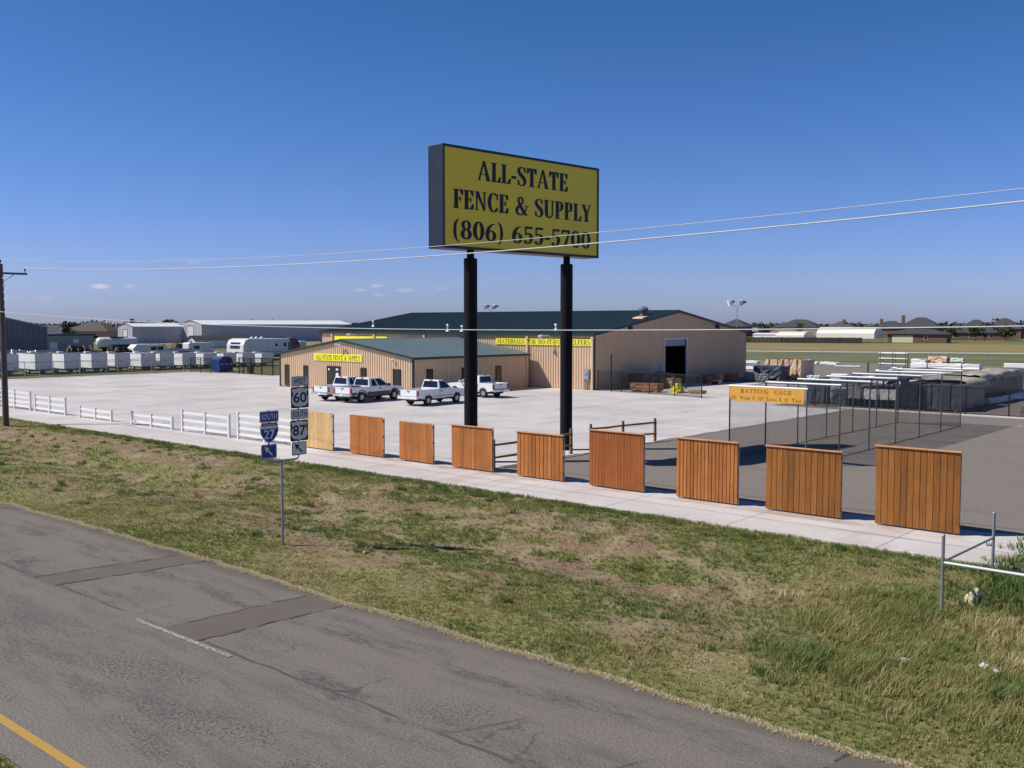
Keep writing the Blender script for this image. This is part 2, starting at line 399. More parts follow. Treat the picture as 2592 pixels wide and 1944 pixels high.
GL['P'] = (.60, stem(.17) + [stroke([(.17,.975,.05),(.33,.975,.055),(.46,.90,.12),(.485,.73,.16),(.45,.57,.12),(.33,.485,.055),(.17,.485,.05)])])
GL['R'] = (.68, stem(.17) + [stroke([(.17,.975,.05),(.31,.975,.055),(.43,.90,.12),(.455,.75,.155),(.42,.60,.12),(.31,.525,.055),(.17,.525,.05)]), PG((.28,.52),(.42,.54),(.68,0),(.50,0))])
GL['B'] = (.62, stem(.17) + [stroke([(.17,.975,.05),(.31,.975,.055),(.43,.91,.11),(.455,.77,.145),(.42,.62,.11),(.31,.535,.055),(.17,.535,.05)]), stroke([(.17,.525,.05),(.35,.52,.055),(.48,.44,.12),(.51,.27,.16),(.47,.10,.12),(.35,.025,.055),(.17,.025,.05)])])
GL['D'] = (.70, stem(.17) + [stroke([(.17,.975,.05),(.33,.965,.06),(.51,.84,.12),(.575,.5,.165),(.51,.16,.12),(.33,.035,.06),(.17,.025,.05)])])
GL['O'] = (.72, [ell(.36,.5,.34,.52,.165,.045)])
GL['C'] = (.64, [ell(.36,.5,.33,.52,.165,.045,52,318), PG((.55,.95),(.60,.97),(.61,.66),(.57,.66)), PG((.55,.05),(.60,.12),(.595,.27),(.56,.22))])
GL['G'] = (.70, [ell(.36,.5,.33,.52,.165,.045,52,312), PG((.55,.95),(.60,.97),(.61,.66),(.57,.66)), bar(.50,.65,.0,.42), bar(.42,.70,.40,.44)])
GL['S'] = (.56, [stroke([(.475,.74,.03),(.44,.90,.045),(.31,.985,.05),(.15,.93,.08),(.09,.78,.15),(.17,.62,.17),(.33,.48,.19),(.45,.34,.17),(.465,.17,.13),(.38,.04,.07),(.25,.01,.05),(.12,.08,.045),(.065,.27,.03)]), PG((.465,.70),(.50,.70),(.49,.99),(.46,.96)), PG((.04,.31),(.075,.31),(.08,.04),(.05,.01))])
GL['Y'] = (.66, [PG((.02,1),(.20,1),(.42,.45),(.26,.45)), PG((.565,1),(.61,1),(.40,.45),(.35,.45))] + stem(.34,y1=.48,top=False) + [PG((-.03,1),(.27,1),(.22,.96),(.03,.96)), PG((.47,1),(.69,1),(.64,.96),(.52,.96))])
GL['W'] = (.98, [PG((.02,1),(.18,1),(.36,.1),(.31,0)), PG((.29,0),(.33,.08),(.50,.9),(.46,1)), PG((.40,1),(.56,1),(.74,.1),(.69,0)), PG((.67,0),(.71,.08),(.93,1),(.88,1))])
GL['K'] = (.70, stem(.17) + [PG((.22,.42),(.27,.42),(.60,1),(.54,1)), PG((.26,.56),(.40,.62),(.70,0),(.52,0))])
GL['X'] = (.62, [PG((.02,1),(.21,1),(.60,0),(.41,0)), PG((.50,1),(.56,1),(.12,0),(.06,0))])
GL['8'] = (.56, [ell(.28,.75,.215,.26,.115,.045), ell(.28,.265,.255,.28,.14,.045)])
GL['0'] = (.58, [ell(.29,.5,.265,.51,.145,.045)])
GL['6'] = (.57, [ell(.29,.29,.255,.30,.135,.045), stroke([(.475,.955,.03),(.34,.90,.06),(.19,.72,.12),(.105,.46,.14),(.105,.28,.13)])])
GL['5'] = (.54, [PG((.11,.86),(.47,.86),(.49,1.0),(.11,1.0)), bar(.11,.15,.50,.95), stroke([(.13,.53,.04),(.27,.60,.07),(.41,.50,.13),(.44,.31,.145),(.36,.09,.09),(.22,.02,.05),(.08,.07,.05)]), ell(.115,.13,.07,.07,.08,.06)])
GL['7'] = (.54, [PG((.05,.86),(.50,.86),(.50,1.0),(.05,1.0)), PG((.05,.76),(.09,.76),(.09,.9),(.05,.9)), PG((.45,.87),(.50,.9),(.30,0),(.15,0))])
GL['1'] = (.36, stem(.18, y1=.98, top=False) + [PG((.04,.86),(.14,.98),(.14,.9),(.05,.83))])
GL['2'] = (.56, [stroke([(.08,.70,.10),(.13,.90,.06),(.27,.975,.05),(.41,.88,.12),(.42,.70,.13),(.32,.48,.09),(.08,.06,.04)]), PG((.06,0),(.50,0),(.52,.22),(.48,.22),(.44,.11),(.09,.11))])
GL['('] = (.32, [stroke([(.28,1.08,.015),(.14,.85,.07),(.09,.45,.10),(.14,.05,.07),(.28,-.18,.015)])])
GL[')'] = (.32, [stroke([(.04,1.08,.015),(.18,.85,.07),(.23,.45,.10),(.18,.05,.07),(.04,-.18,.015)])])
GL['-'] = (.34, [bar(.04,.30,.32,.46)])
GL["'"] = (.18, [PG((.05,.72),(.09,.72),(.13,1.0),(.03,1.0))])
GL['&'] = (.80, [stroke([(.72,.50,.04),(.66,.30,.045),(.52,.10,.06),(.33,.01,.07),(.15,.06,.10),(.08,.24,.13),(.18,.43,.12),(.36,.57,.07),(.46,.72,.07),(.44,.90,.09),(.34,.97,.06),(.23,.92,.08),(.20,.78,.10),(.27,.58,.13),(.45,.30,.15),(.62,.08,.13),(.76,.01,.04)]), bar(.60,.82,.49,.53)])
GL[' '] = (.36, [])
def text_width(txt, h, sq, gap=.05, small=None):
    return sum((GL[c.upper()][0]+gap)*sq*h*(small if (small and c.islower()) else 1) for c in txt)
def serif(mb, txt, h, sq, origin, U, V, depth=.006, width=None, small=None, gap=.05, bold=0.0):
    """lay a line of letters: U along the line, V up, standing depth proud of the plane at origin (start of the baseline)"""
    O, U, V = Vector(origin), Vector(U).normalized(), Vector(V).normalized(); W = U.cross(V)
    if width: sq = sq * width / text_width(txt, h, sq, gap, small)
    x = 0.0
    for ch in txt:
        k = small if (small and ch.islower()) else 1.0
        adv, shapes = GL[ch.upper()]
        bx_ = 0.0
        def pt(p, d): return tuple(O + U*(x + (p[0]+bx_)*sq*h*k) + V*(p[1]*h*k) + W*d)
        for i, (s, bx_) in enumerate([(q_, o_) for q_ in shapes for o_ in ((0.0,) if not bold else (-bold/2, bold/2))]):
            d = depth + i*0.0006
            if s[0] == 'P':
                q = s[1]; n = len(q)
                vs = [pt(p, 0.0005) for p in q] + [pt(p, d) for p in q]
                mb.add(vs, [tuple(range(n,2*n))] + [(j,(j+1)%n,n+(j+1)%n,n+j) for j in range(n)])
            else:
                l_, r_ = s[1], s[2]; n = len(l_)
                vs = [pt(p, d) for p in l_] + [pt(p, d) for p in r_]
                mb.add(vs, [(j, j+1, n+j+1, n+j) for j in range(n-1)])
        x += (adv+gap)*sq*h*k
    return x
def sans_mesh(txt, bold=0.0):
    cu = bpy.data.curves.new('lettering', 'FONT'); cu.body = txt; cu.size = 1.0; cu.offset = bold; cu.resolution_u = 4
    ob = bpy.data.objects.new('lettering', cu); COL.objects.link(ob)
    dg = bpy.context.evaluated_depsgraph_get(); me = bpy.data.meshes.new_from_object(ob.evaluated_get(dg))
    vs = [v.co.copy() for v in me.vertices]; fs = [tuple(p.vertices) for p in me.polygons]
    bpy.data.objects.remove(ob); bpy.data.curves.remove(cu); bpy.data.meshes.remove(me)
    return vs, fs
def sans(mb, txt, center, U, V, w, h, bold=0.02, off=.003):
    vs, fs = sans_mesh(txt, bold)
    x0 = min(v.x for v in vs); x1 = max(v.x for v in vs); y0 = min(v.y for v in vs); y1 = max(v.y for v in vs)
    O, U, V = Vector(center), Vector(U).normalized(), Vector(V).normalized(); W = U.cross(V)
    mb.add([tuple(O + U*((v.x-(x0+x1)/2)/(x1-x0)*w) + V*((v.y-(y0+y1)/2)/(y1-y0)*h) + W*off) for v in vs], fs)
# ------------------------------------------------------------------ value noise for the verge
class VN:
    def __init__(s, seed, n=257): s.g = np.random.RandomState(seed).rand(n, n); s.n = n
    def __call__(s, x, y):
        x = np.asarray(x, float); y = np.asarray(y, float)
        xi = np.floor(x).astype(int); yi = np.floor(y).astype(int); fx = x-xi; fy = y-yi
        fx = fx*fx*(3-2*fx); fy = fy*fy*(3-2*fy); n = s.n
        a = s.g[xi % n, yi % n]; b = s.g[(xi+1) % n, yi % n]; c = s.g[xi % n, (yi+1) % n]; d = s.g[(xi+1) % n, (yi+1) % n]
        return (a*(1-fx)+b*fx)*(1-fy) + (c*(1-fx)+d*fx)*fy
vn1, vn2, vn3, vn4 = VN(1), VN(2), VN(3), VN(4)
def sst(a, b, v): t = np.clip((v-a)/(b-a), 0, 1); return t*t*(3-2*t)
def zground(x, y):
    x = np.asarray(x, float); y = np.asarray(y, float)
    inside = sst(13.6, 15.0, y)*(1-sst(25.6, 26.9, y))*sst(-130, -110, x)*(1-sst(6, 10, x))
    dip = -0.34*np.exp(-((y-20.6)/2.3)**2)
    rough = (vn1(x*1.1, y*1.1)-.5)*.10 + (vn2(x*3.7, y*3.7)-.5)*.06 + (vn3(x*.35, y*.35)-.5)*.14
    return -0.045 + inside*(0.035 + dip + rough)
def green(x, y):
    """how much the verge is grown over, 0 bare earth .. 1 full sward"""
    f = 0.36*vn3(x*.36+9, y*.75+3) + 0.36*vn1(x*.95+2, y*1.9) + 0.28*vn4(x*3.1, y*4.9)
    g = .07+.93*sst(0.36, 0.57, f)
    edge_road = 1-sst(15.0, 17.6, y + (vn1(x*.5, 7)-.5)*1.6)
    edge_walk = sst(25.2, 26.2, y + (vn2(x*.8, 3)-.5)*1.4)
    right = sst(-13.5, -8.5, x + (y-20)*.25)
    g = np.maximum(g, edge_road); g = np.maximum(g, edge_walk*.9*(0.45+0.55*vn4(x*.6, 1))); g = np.maximum(g, right*(0.55+.45*g))
    bare_left = sst(-48, -62, x)*0 + (x < -38)*sst(22, 23.5, y)*(1-sst(24.6, 25.4, y))*sst(.35, .6, vn4(x*.3, 5))
    return np.clip(g - .8*bare_left, 0, 1)

# ------------------------------------------------------------------ ground
def axis(parts):
    out = []
    for a, b, s in parts: out += list(np.arange(a, b, s))
    out.append(parts[-1][1]); return np.array(out)
gx = axis([(-6000,-2000,2000),(-2000,-400,400),(-400,-130,45),(-130,-70,2.0),(-70,-36,.5),(-36,8,.22),(8,20,3),(20,200,60),(200,2000,600),(2000,6000,2000)])
gy = axis([(-3000,-400,650),(-400,0,100),(0,13.2,3.3),(13.2,27.4,.22),(27.4,60,8),(60,200,20),(200,800,100),(800,2000,400),(2000,9000,1750)])
X, Y = np.meshgrid(gx, gy, indexing='ij'); Z = zground(X, Y)
me = bpy.data.meshes.new('ground'); nx, ny = X.shape
me.vertices.add(nx*ny); me.vertices.foreach_set('co', np.stack([X,Y,Z],-1).ravel())
I = np.arange(nx*ny).reshape(nx, ny)
q = np.stack([I[:-1,:-1], I[1:,:-1], I[1:,1:], I[:-1,1:]], -1).reshape(-1,4)
me.loops.add(q.size); me.loops.foreach_set('vertex_index', q.ravel())
me.polygons.add(len(q)); me.polygons.foreach_set('loop_start', np.arange(len(q))*4)
me.update(calc_edges=True)
at = me.attributes.new('green', 'FLOAT', 'POINT')
inz = (Y > 13) & (Y < 27.4) & (X > -120) & (X < 12)
at.data.foreach_set('value', np.where(inz, green(X, Y), 0.6).ravel())
ground = bpy.data.objects.new('ground', me); COL.objects.link(ground); tag(ground, kind='structure')
for p in me.polygons: p.use_smooth = True
m, nt, bs = new_mat('earth_and_grass'); n = N(nt)
P_ = n.position(); s_ = n.sep(P_)
fine = n.noise(P_, 9.0, 6, 0.65); mid = n.noise(P_, 1.1, 4)
soil = n.ramp(fine, [(0.3, (0.16,0.105,0.068)), (0.55, (0.275,0.183,0.125)), (0.72, (0.39,0.285,0.20))])
soil = n.mix(n.smooth(mid, .42, .66), soil, (0.33,0.265,0.165))
sward = n.ramp(n.noise(P_, 5.5, 6, 0.7), [(0.3, (0.10,0.128,0.032)), (0.5, (0.19,0.21,0.06)), (0.7, (0.32,0.30,0.12))])
near = n.mix(n.math('MULTIPLY', n.attr('green')[2], 0.72), soil, sward)
# open country beyond the yards: bands of short green and dry tan grass
wv = n.math('ADD', s_[1], n.math('MULTIPLY', s_[0], -0.36))     # bands lie askew to the street
wv = n.math('ADD', wv, n.math('MULTIPLY', n.noise(n.scale(P_, (.01,.03,1)), 1.0, 3), 30))
f1 = n.noise(n.scale(P_, (.02,.09,1)), 1.6, 5)
gcol = n.ramp(f1, [(0.3, (0.105,0.125,0.050)), (0.7, (0.19,0.19,0.085))])
tcol = n.ramp(f1, [(0.3, (0.20,0.17,0.075)), (0.7, (0.33,0.26,0.13))])
band = n.math('MULTIPLY', n.smooth(wv, 248, 262), n.math('SUBTRACT', 1.0, n.smooth(wv, 345, 375)))
far = n.mix(band, gcol, tcol)
far = n.mix(n.math('MULTIPLY', n.smooth(n.noise(P_, .035, 3), .5, .7), .5), far, tcol)
isfar = n.math('MAXIMUM', n.smooth(s_[1], 60, 80), n.math('SUBTRACT', 1.0, n.smooth(s_[0], -116, -108)))
c = n.mix(isfar, near, far)
nt.links.new(c, bs.inputs['Base Color']); bs.inputs['Roughness'].default_value = 0.95; bs.inputs['Specular IOR Level'].default_value = 0.1
n.bump(fine, 0.9, 0.06, bs)
me.materials.append(m)

def sheet(name, x0, x1, y0, y1, z, mat, kind='structure'):
    mb = MB(); mb.quad((x0,y0,z),(x1,y0,z),(x1,y1,z),(x0,y1,z))
    return tag(mb.build(name, mat), kind=kind)
# ---- the road
m, nt, bs = new_mat('worn_asphalt'); n = N(nt)
P_ = n.position(); s_ = n.sep(P_)
grit = n.noise(P_, 26, 5, 0.75); mott = n.noise(P_, 1.0, 4)
base = n.ramp(grit, [(0.33, (0.096,0.083,0.070)), (0.5, (0.190,0.166,0.142)), (0.68, (0.305,0.27,0.232))])
base = n.mix(n.math('MULTIPLY', n.smooth(mott, .4, .7), .35), base, (0.172,0.152,0.130))
# gravelly worn lane nearest the viewer is a little paler and greyer
base = n.mix(n.math('MULTIPLY', n.math('SUBTRACT', 1.0, n.smooth(s_[1], 6.5, 10.2)), .35), base, n.ramp(grit, [(0.36,(0.105,0.100,0.084)),(0.62,(0.30,0.282,0.24))]))
wobble = n.math('MULTIPLY', n.math('SUBTRACT', n.noise(n.scale(P_,(.35,.35,1)), 1.0, 3), .5), .9)
yy = n.math('ADD', s_[1], wobble)
def line_at(y0, half, soft):
    d = n.math('ABSOLUTE', n.math('SUBTRACT', yy, y0)); return n.math('SUBTRACT', 1.0, n.smooth(d, half, half+soft))
streak = n.math('MULTIPLY', n.smooth(n.noise(n.scale(P_, (.45,1.6,1), (3,0,0)), 1.0, 6, .7), .43, .57), n.math('MULTIPLY_ADD', n.smooth(n.noise(n.scale(P_,(5,14,1)), 1.0, 4, .7), .42, .6), .7, .3))
dark = None
for y0, h_, so, k in [(12.9,.08,.30,.6),(12.35,.10,.32,.95),(10.35,.08,.45,.95),(9.7,.05,.3,.5),(9.0,.1,.4,.6),(7.7,.3,.5,.7),(8.4,.1,.3,.5),(6.9,.1,.4,.4)]:
    v = n.math('MULTIPLY', line_at(y0, h_, so), k); dark = v if dark is None else n.math('MAXIMUM', dark, v)
dark = n.math('MULTIPLY', dark, streak)
smear = n.math('MULTIPLY', n.smooth(n.noise(n.scale(P_, (.16,1.1,1), (11,3,0)), 1.0, 5, .65), .52, .68), .45)
dark = n.math('MAXIMUM', dark, smear)
lane_pits = n.math('MAXIMUM', line_at(8.3,.5,.7), n.math('MAXIMUM', n.math('MULTIPLY', line_at(10.9,.3,.5), .8), line_at(6.9,.3,.4)))
speck = n.math('MULTIPLY', n.smooth(n.noise(n.scale(P_, (8,13,1)), 1.6, 3, .6), .50, .58), n.math('MULTIPLY', lane_pits, n.smooth(n.noise(n.scale(P_,(.4,.8,1)), 1.0, 4), .42, .60)))
dark = n.math('MAXIMUM', dark, n.math('MULTIPLY', speck, 1.0))
# the longitudinal joint between the lanes has opened and been stained
wj = n.math('MULTIPLY', n.math('SUBTRACT', n.noise(n.scale(P_,(1.2,1.2,1)), 1.0, 4), .5), .22)
jd = n.math('ABSOLUTE', n.math('SUBTRACT', n.math('ADD', s_[1], wj), 10.2))
joint = n.math('MULTIPLY', n.math('SUBTRACT', 1.0, n.smooth(jd, .015, .06)), n.smooth(n.noise(n.scale(P_,(.3,.3,1)), 1.0, 3), .40, .52))
dark = n.math('MAXIMUM', dark, n.math('MULTIPLY', joint, .95))
base = n.mix(n.math('MULTIPLY', dark, .8), base, (0.062,0.058,0.060))
edge = n.math('MULTIPLY', n.smooth(yy, 13.15, 13.75), .65)
base = n.mix(edge, base, (0.088,0.076,0.070))
# hairline cracks
vo = nt.nodes.new('ShaderNodeTexVoronoi'); vo.feature = 'DISTANCE_TO_EDGE'; vo.inputs['Scale'].default_value = 0.42
vw = n.noise(P_, 2.2, 4); va = nt.nodes.new('ShaderNodeVectorMath'); va.operation = 'MULTIPLY_ADD'
nt.links.new(vw, va.inputs[0]); va.inputs[1].default_value = (.9,.9,0); nt.links.new(n.scale(P_, (1.0,.35,1)), va.inputs[2])
nt.links.new(va.outputs[0], vo.inputs['Vector'])
crack = n.math('MULTIPLY', n.math('SUBTRACT', 1.0, n.smooth(vo.outputs['Distance'], .004, .016)), n.math('MULTIPLY', line_at(10.8,.3,.6), n.smooth(n.noise(P_, .45, 2), .42, .56)))
base = n.mix(n.math('MULTIPLY', crack, .5), base, (0.04,0.038,0.04))
nt.links.new(base, bs.inputs['Base Color']); bs.inputs['Roughness'].default_value = .88; bs.inputs['Specular IOR Level'].default_value = .25
n.bump(grit, .5, .015, bs)
M['asphalt'] = m
mb = MB()       # ragged outer edge
xs = np.arange(-160, 30.1, .35); eb = 13.78 + (vn1(xs*1.7, 0)-.5)*.16 + (vn2(xs*.3, 5)-.5)*.25
top = [(-700,13.8)] + list(zip(xs, eb)) + [(300,13.8)]
mb.add([(x,y,0.0) for x,y in top] + [(x,5.55 if -160<x<30 else 5.5,0.0) for x,y in top], [(i,i+1,len(top)+i+1,len(top)+i) for i in range(len(top)-1)])
road = tag(mb.build('road', M['asphalt']), kind='structure')
sheet('road_shoulder', -300, 120, -6, 1.5, -0.02, M['asphalt'])
m, nt, bs = new_mat('asphalt_patch'); n = N(nt); P_ = n.position()
g_ = n.noise(P_, 30, 5, .7)
c = n.mix(n.smooth(n.noise(P_, .9, 4), .35, .7), n.ramp(g_, [(0.35,(0.098,0.078,0.059)),(0.65,(0.155,0.126,0.098))]), (0.138,0.114,0.090))
nt.links.new(c, bs.inputs['Base Color']); bs.inputs['Roughness'].default_value = .9; n.bump(g_, .4, .01, bs)
M['patch'] = m
M['seal'] = pm('crack_seal', (0.070,0.065,0.066), .8, .45, scale=6)
def patch(x0, x1, y0, y1, skew):
    mb = MB(); k = 14; a = []; b = []
    for i in range(k+1):
        t = i/k; y = y0+(y1-y0)*t
        a.append((x0+skew*t+rnd.uniform(-.05,.05), y, .004)); b.append((x1+skew*t+rnd.uniform(-.05,.05), y, .004))
    mb.add(a+b, [(i,i+1,k+1+i+1,k+1+i) for i in range(k)]); tag(mb.build('road_patch', M['patch']), kind='structure')
    mb = MB()
    for l in (a, b):
        for i in range(k):
            w = rnd.uniform(.015,.06)
            if rnd.random() < .75: mb.quad((l[i][0]-w,l[i][1],.008),(l[i][0]+w,l[i][1],.008),(l[i+1][0]+w*.8,l[i+1][1],.008),(l[i+1][0]-w*.8,l[i+1][1],.008))
    tag(mb.build('patch_seal', M['seal']), kind='structure')
patch(-24.3, -23.15, 10.15, 13.75, .55); patch(-18.25, -17.0, 10.15, 13.75, .3); patch(-35.7, -34.4, 10.15, 13.75, .2); patch(-5.6, -4.4, 10.2, 13.7, .2)
def paint(name, col, lo, hi, ground_col):
    m, nt, bs = new_mat(name); n = N(nt); P_ = n.position()
    w = n.smooth(n.noise(P_, 14, 5, .7), lo, hi)
    nt.links.new(n.mix(w, ground_col, col), bs.inputs['Base Color']); bs.inputs['Roughness'].default_value = .8
    return m
M['paint_white'] = paint('worn_white_paint', (0.42,0.415,0.39), .42, .62, (0.18,0.158,0.14))
M['paint_yellow'] = paint('worn_yellow_paint', (0.46,0.275,0.05), .28, .46, (0.20,0.17,0.13))
M['lot_yellow'] = paint('faded_yellow_paint', (0.62,0.45,0.22), .38, .75, (0.48,0.45,0.43))
M['lot_blue'] = paint('faded_blue_paint', (0.22,0.32,0.55), .38, .7, (0.48,0.45,0.43))
for k in range(-6, 4):
    sheet('lane_dash', -19.2+12.2*k, -15.7+12.2*k, 9.99, 10.10, .012, M['paint_white'])
sheet('edge_line', -400, 60, 5.99, 6.14, .004, M['paint_yellow'])
# dry pale grass matted along the asphalt edge
# ---- pavement and lot
def concrete(name, lo, hi, stain, jx, jy, ox=0.0, oy=0.0):
    m, nt, bs = new_mat(name); n = N(nt); P_ = n.position(); s_ = n.sep(P_)
    f = n.noise(P_, .22, 5, .6); g_ = n.noise(P_, 7, 4)
    c = n.ramp(n.math('MULTIPLY_ADD', g_, .25, n.math('MULTIPLY', f, .75)), [(0.34, lo), (0.64, hi)])
    st = n.smooth(n.noise(n.scale(P_, (.5,.16,1)), .8, 5, .65), .53, .72)
    c = n.mix(n.math('MULTIPLY', st, .8), c, stain)
    tr_ = n.smooth(n.noise(n.scale(P_, (.10,1.6,1), (2,9,0)), .8, 4, .6), .60, .68)
    c = n.mix(n.math('MULTIPLY', tr_, .30), c, (0.27,0.245,0.235))
    warm = n.smooth(n.noise(n.scale(P_, (.25,.08,1), (7,1,0)), .9, 3), .56, .72)
    c = n.mix(n.math('MULTIPLY', warm, .35), c, (0.56,0.48,0.40))
    spots = n.smooth(n.noise(n.scale(P_, (.7,.7,1), (5,5,0)), .9, 3), .70, .76)
    c = n.mix(n.math('MULTIPLY', spots, .45), c, (0.22,0.20,0.19))
    wob = n.math('MULTIPLY', n.math('SUBTRACT', n.noise(P_, .6, 3), .5), .10)
    j = None
    for k, per, off in ((0, jx, ox), (1, jy, oy)):
        if not per: continue
        d = n.math('ABSOLUTE', n.math('SUBTRACT', n.math('PINGPONG', n.math('ADD', n.math('ADD', s_[k], off), wob), per/2), 0.0))
        v = n.math('SUBTRACT', 1.0, n.smooth(d, .014, .032)); j = v if j is None else n.math('MAXIMUM', j, v)
    c = n.mix(n.math('MULTIPLY', j, .6), c, (0.15,0.13,0.12))
    nt.links.new(c, bs.inputs['Base Color']); bs.inputs['Roughness'].default_value = .85; bs.inputs['Specular IOR Level'].default_value = .25
    n.bump(g_, .15, .01, bs)
    return m, n, nt, bs, c, s_, P_
M['lot'] = concrete('lot_concrete', (0.475,0.44,0.42), (0.635,0.60,0.58), (0.39,0.355,0.33), 6.1, 6.1, 1.3, 2.0)[0]
m, n, nt, bs, c, s_, P_ = concrete('pavement_concrete', (0.50,0.455,0.43), (0.64,0.60,0.575), (0.47,0.41,0.37), 4.6, 0, 0.75)
# timber tannin washed out of the board panels has stained the slab
tn = n.math('MULTIPLY', n.math('SUBTRACT', 1.0, n.smooth(n.math('ABSOLUTE', n.math('SUBTRACT', n.math('ADD', s_[1], n.math('MULTIPLY', n.noise(P_, 1.1, 4), .9)), 30.05)), .05, .55)), n.smooth(n.noise(P_, .5, 3), .38, .62))
tn = n.math('MULTIPLY', tn, n.math('MULTIPLY', n.smooth(s_[0], -42, -39), n.math('SUBTRACT', 1.0, n.smooth(s_[0], -8.8, -8.2))))
nt.links.new(n.mix(n.math('MULTIPLY', tn, .6), c, (0.36,0.21,0.11)), bs.inputs['Base Color'])
M['walk'] = m
mb = MB(); mb.box(-220, 14, 26.75, 30.2, -.2, .03)
tag(mb.build('pavement', M['walk'], bevel=.02), kind='structure')
sheet('concrete_lot', -113.2, -27.9, 30.2, 68.6, .0, M['lot'])
sheet('concrete_apron', -97.5, -53.0, 68.6, 73.2, .0, M['lot'])
sheet('concrete_dock', -53.0, -33.8, 68.6, 93, .0, M['lot'])
sheet('concrete_drive', -240, -113.2, 30.2, 41.5, .0, M['lot'])
m, nt, bs = new_mat('gravel'); n = N(nt); P_ = n.position()
g_ = n.noise(P_, 14, 5, .7); f = n.noise(P_, .35, 4)
c = n.ramp(g_, [(0.33,(0.135,0.115,0.095)),(0.5,(0.205,0.176,0.150)),(0.68,(0.29,0.252,0.218))])
c = n.mix(n.math('MULTIPLY', n.smooth(f, .4, .68), .5), c, (0.225,0.188,0.158))
c = n.mix(n.math('MULTIPLY', n.smooth(n.noise(n.scale(P_,(.15,1,1)), .8, 4), .55, .7), .4), c, (0.155,0.132,0.114))
nt.links.new(c, bs.inputs['Base Color']); bs.inputs['Roughness'].default_value = .95; n.bump(g_, .6, .03, bs)
M['gravel'] = m
mb = MB()
xs = np.arange(-27.6, 16, .3); e1 = 31.05 + (vn1(xs*1.3, 3)-.5)*.35
pts = list(zip(xs, e1))
mb.add([(x,y,.012) for x,y in pts] + [(x,69.2,.012) for x,y in pts], [(i,i+1,len(pts)+i+1,len(pts)+i) for i in range(len(pts)-1)])
ys = np.arange(31.3, 69.2, .4); ex = -27.95 + (vn2(ys*1.5, 3)-.5)*.3
mb.add([(x,y,.012) for x,y in zip(ex,ys)] + [(-27.55,y,.012) for y in ys], [(i,i+1,len(ys)+i+1,len(ys)+i) for i in range(len(ys)-1)])
tag(mb.build('gravel_lot', M['gravel']), kind='structure')
sheet('walk_margin', -27.9, 16, 30.2, 31.6, .004, M['walk'])
sheet('yard_gravel', -95, 40, 68.5, 151, -.006, M['gravel'])
mb = MB(); mb.box(-28.8, 40, 69.2, 69.55, -.1, .10); tag(mb.build('kerb_strip', M['walk'], bevel=.02), kind='structure')
# faded paint in the lot
for x in (-33.2, -30.6): sheet('parking_stripe', x, x+.11, 41, 63, .004, M['lot_yellow'])
for x in (-44.0, -41.2, -38.4): sheet('parking_stripe', x, x+.11, 31.6, 36.2, .004, M['lot_yellow'])
for i in range(6):
    x = -58.6+i*.95; mb = MB(); mb.quad((x,65.4,.004),(x+.2,65.4,.004),(x+1.3,68.2,.004),(x+1.1,68.2,.004)); tag(mb.build('parking_stripe', M['lot_yellow']), kind='structure')
sheet('parking_symbol', -54.8, -53.2, 63.0, 64.4, .004, M['lot_blue'])
for x in (-61.3,-58.5,-55.9,-52.4): sheet('parking_stripe', x, x+.11, 51, 56.5, .004, M['lot_yellow'])

# ------------------------------------------------------------------ grass (uncountable: one object each)
def grass(name, pts, hts, wid, tint, lean, blades, seed, label, cat):
    rs = np.random.RandomState(seed); n0 = len(pts); nb = n0*blades
    base = np.repeat(pts, blades, 0); h = np.repeat(hts, blades)*rs.uniform(.55,1.15,nb); t = np.repeat(tint, blades)+rs.uniform(-.16,.16,nb)
    ang = rs.uniform(0, 2*np.pi, nb); spread = rs.uniform(.0,.055,nb)+.12*h
    base = base + np.stack([np.cos(ang)*spread*rs.rand(nb), np.sin(ang)*spread*rs.rand(nb), np.zeros(nb)], 1)
    tilt = rs.uniform(.15,.75,nb)*h; fa = rs.uniform(0, np.pi, nb)
    w = wid*rs.uniform(.6,1.3,nb); side = np.stack([np.cos(fa)*w/2, np.sin(fa)*w/2, np.zeros(nb)], 1)
    dirv = np.stack([np.cos(ang)*tilt+lean[0]*h, np.sin(ang)*tilt+lean[1]*h, np.zeros(nb)], 1)
    midp = base + dirv*.35 + np.stack([0*h,0*h,h*.6],1); tip = base + dirv + np.stack([0*h,0*h,h*.95],1)
    V = np.stack([base-side, base+side, midp+side*.8, midp-side*.8, tip], 1).reshape(-1,3)
    k = np.arange(nb)*5
    loops = np.stack([k,k+1,k+2,k+3, k+3,k+2,k+4], 1).ravel()
    starts = np.stack([np.arange(nb)*7, np.arange(nb)*7+4], 1).ravel()
    me = bpy.data.meshes.new(name); me.vertices.add(len(V)); me.vertices.foreach_set('co', V.ravel())
    me.loops.add(len(loops)); me.loops.foreach_set('vertex_index', loops)
    me.polygons.add(len(starts)); me.polygons.foreach_set('loop_start', starts)
    me.update(calc_edges=True)
    a = me.attributes.new('tint', 'FLOAT', 'POINT'); a.data.foreach_set('value', np.repeat(np.clip(t,0,1), 5))
    me.materials.append(M['grass'])
    o = bpy.data.objects.new(name, me); COL.objects.link(o)
    return tag(o, label, cat, kind='stuff')
m, nt, bs = new_mat('grass_blades'); n = N(nt)
c = n.ramp(n.attr('tint')[2], [(0.0,(0.098,0.170,0.046)),(0.28,(0.165,0.225,0.064)),(0.5,(0.255,0.275,0.086)),(0.72,(0.37,0.325,0.125)),(0.93,(0.60,0.50,0.28)),(1.0,(0.80,0.70,0.48))])
nt.links.new(c, bs.inputs['Base Color']); bs.inputs['Roughness'].default_value = .6; bs.inputs['Specular IOR Level'].default_value = .2
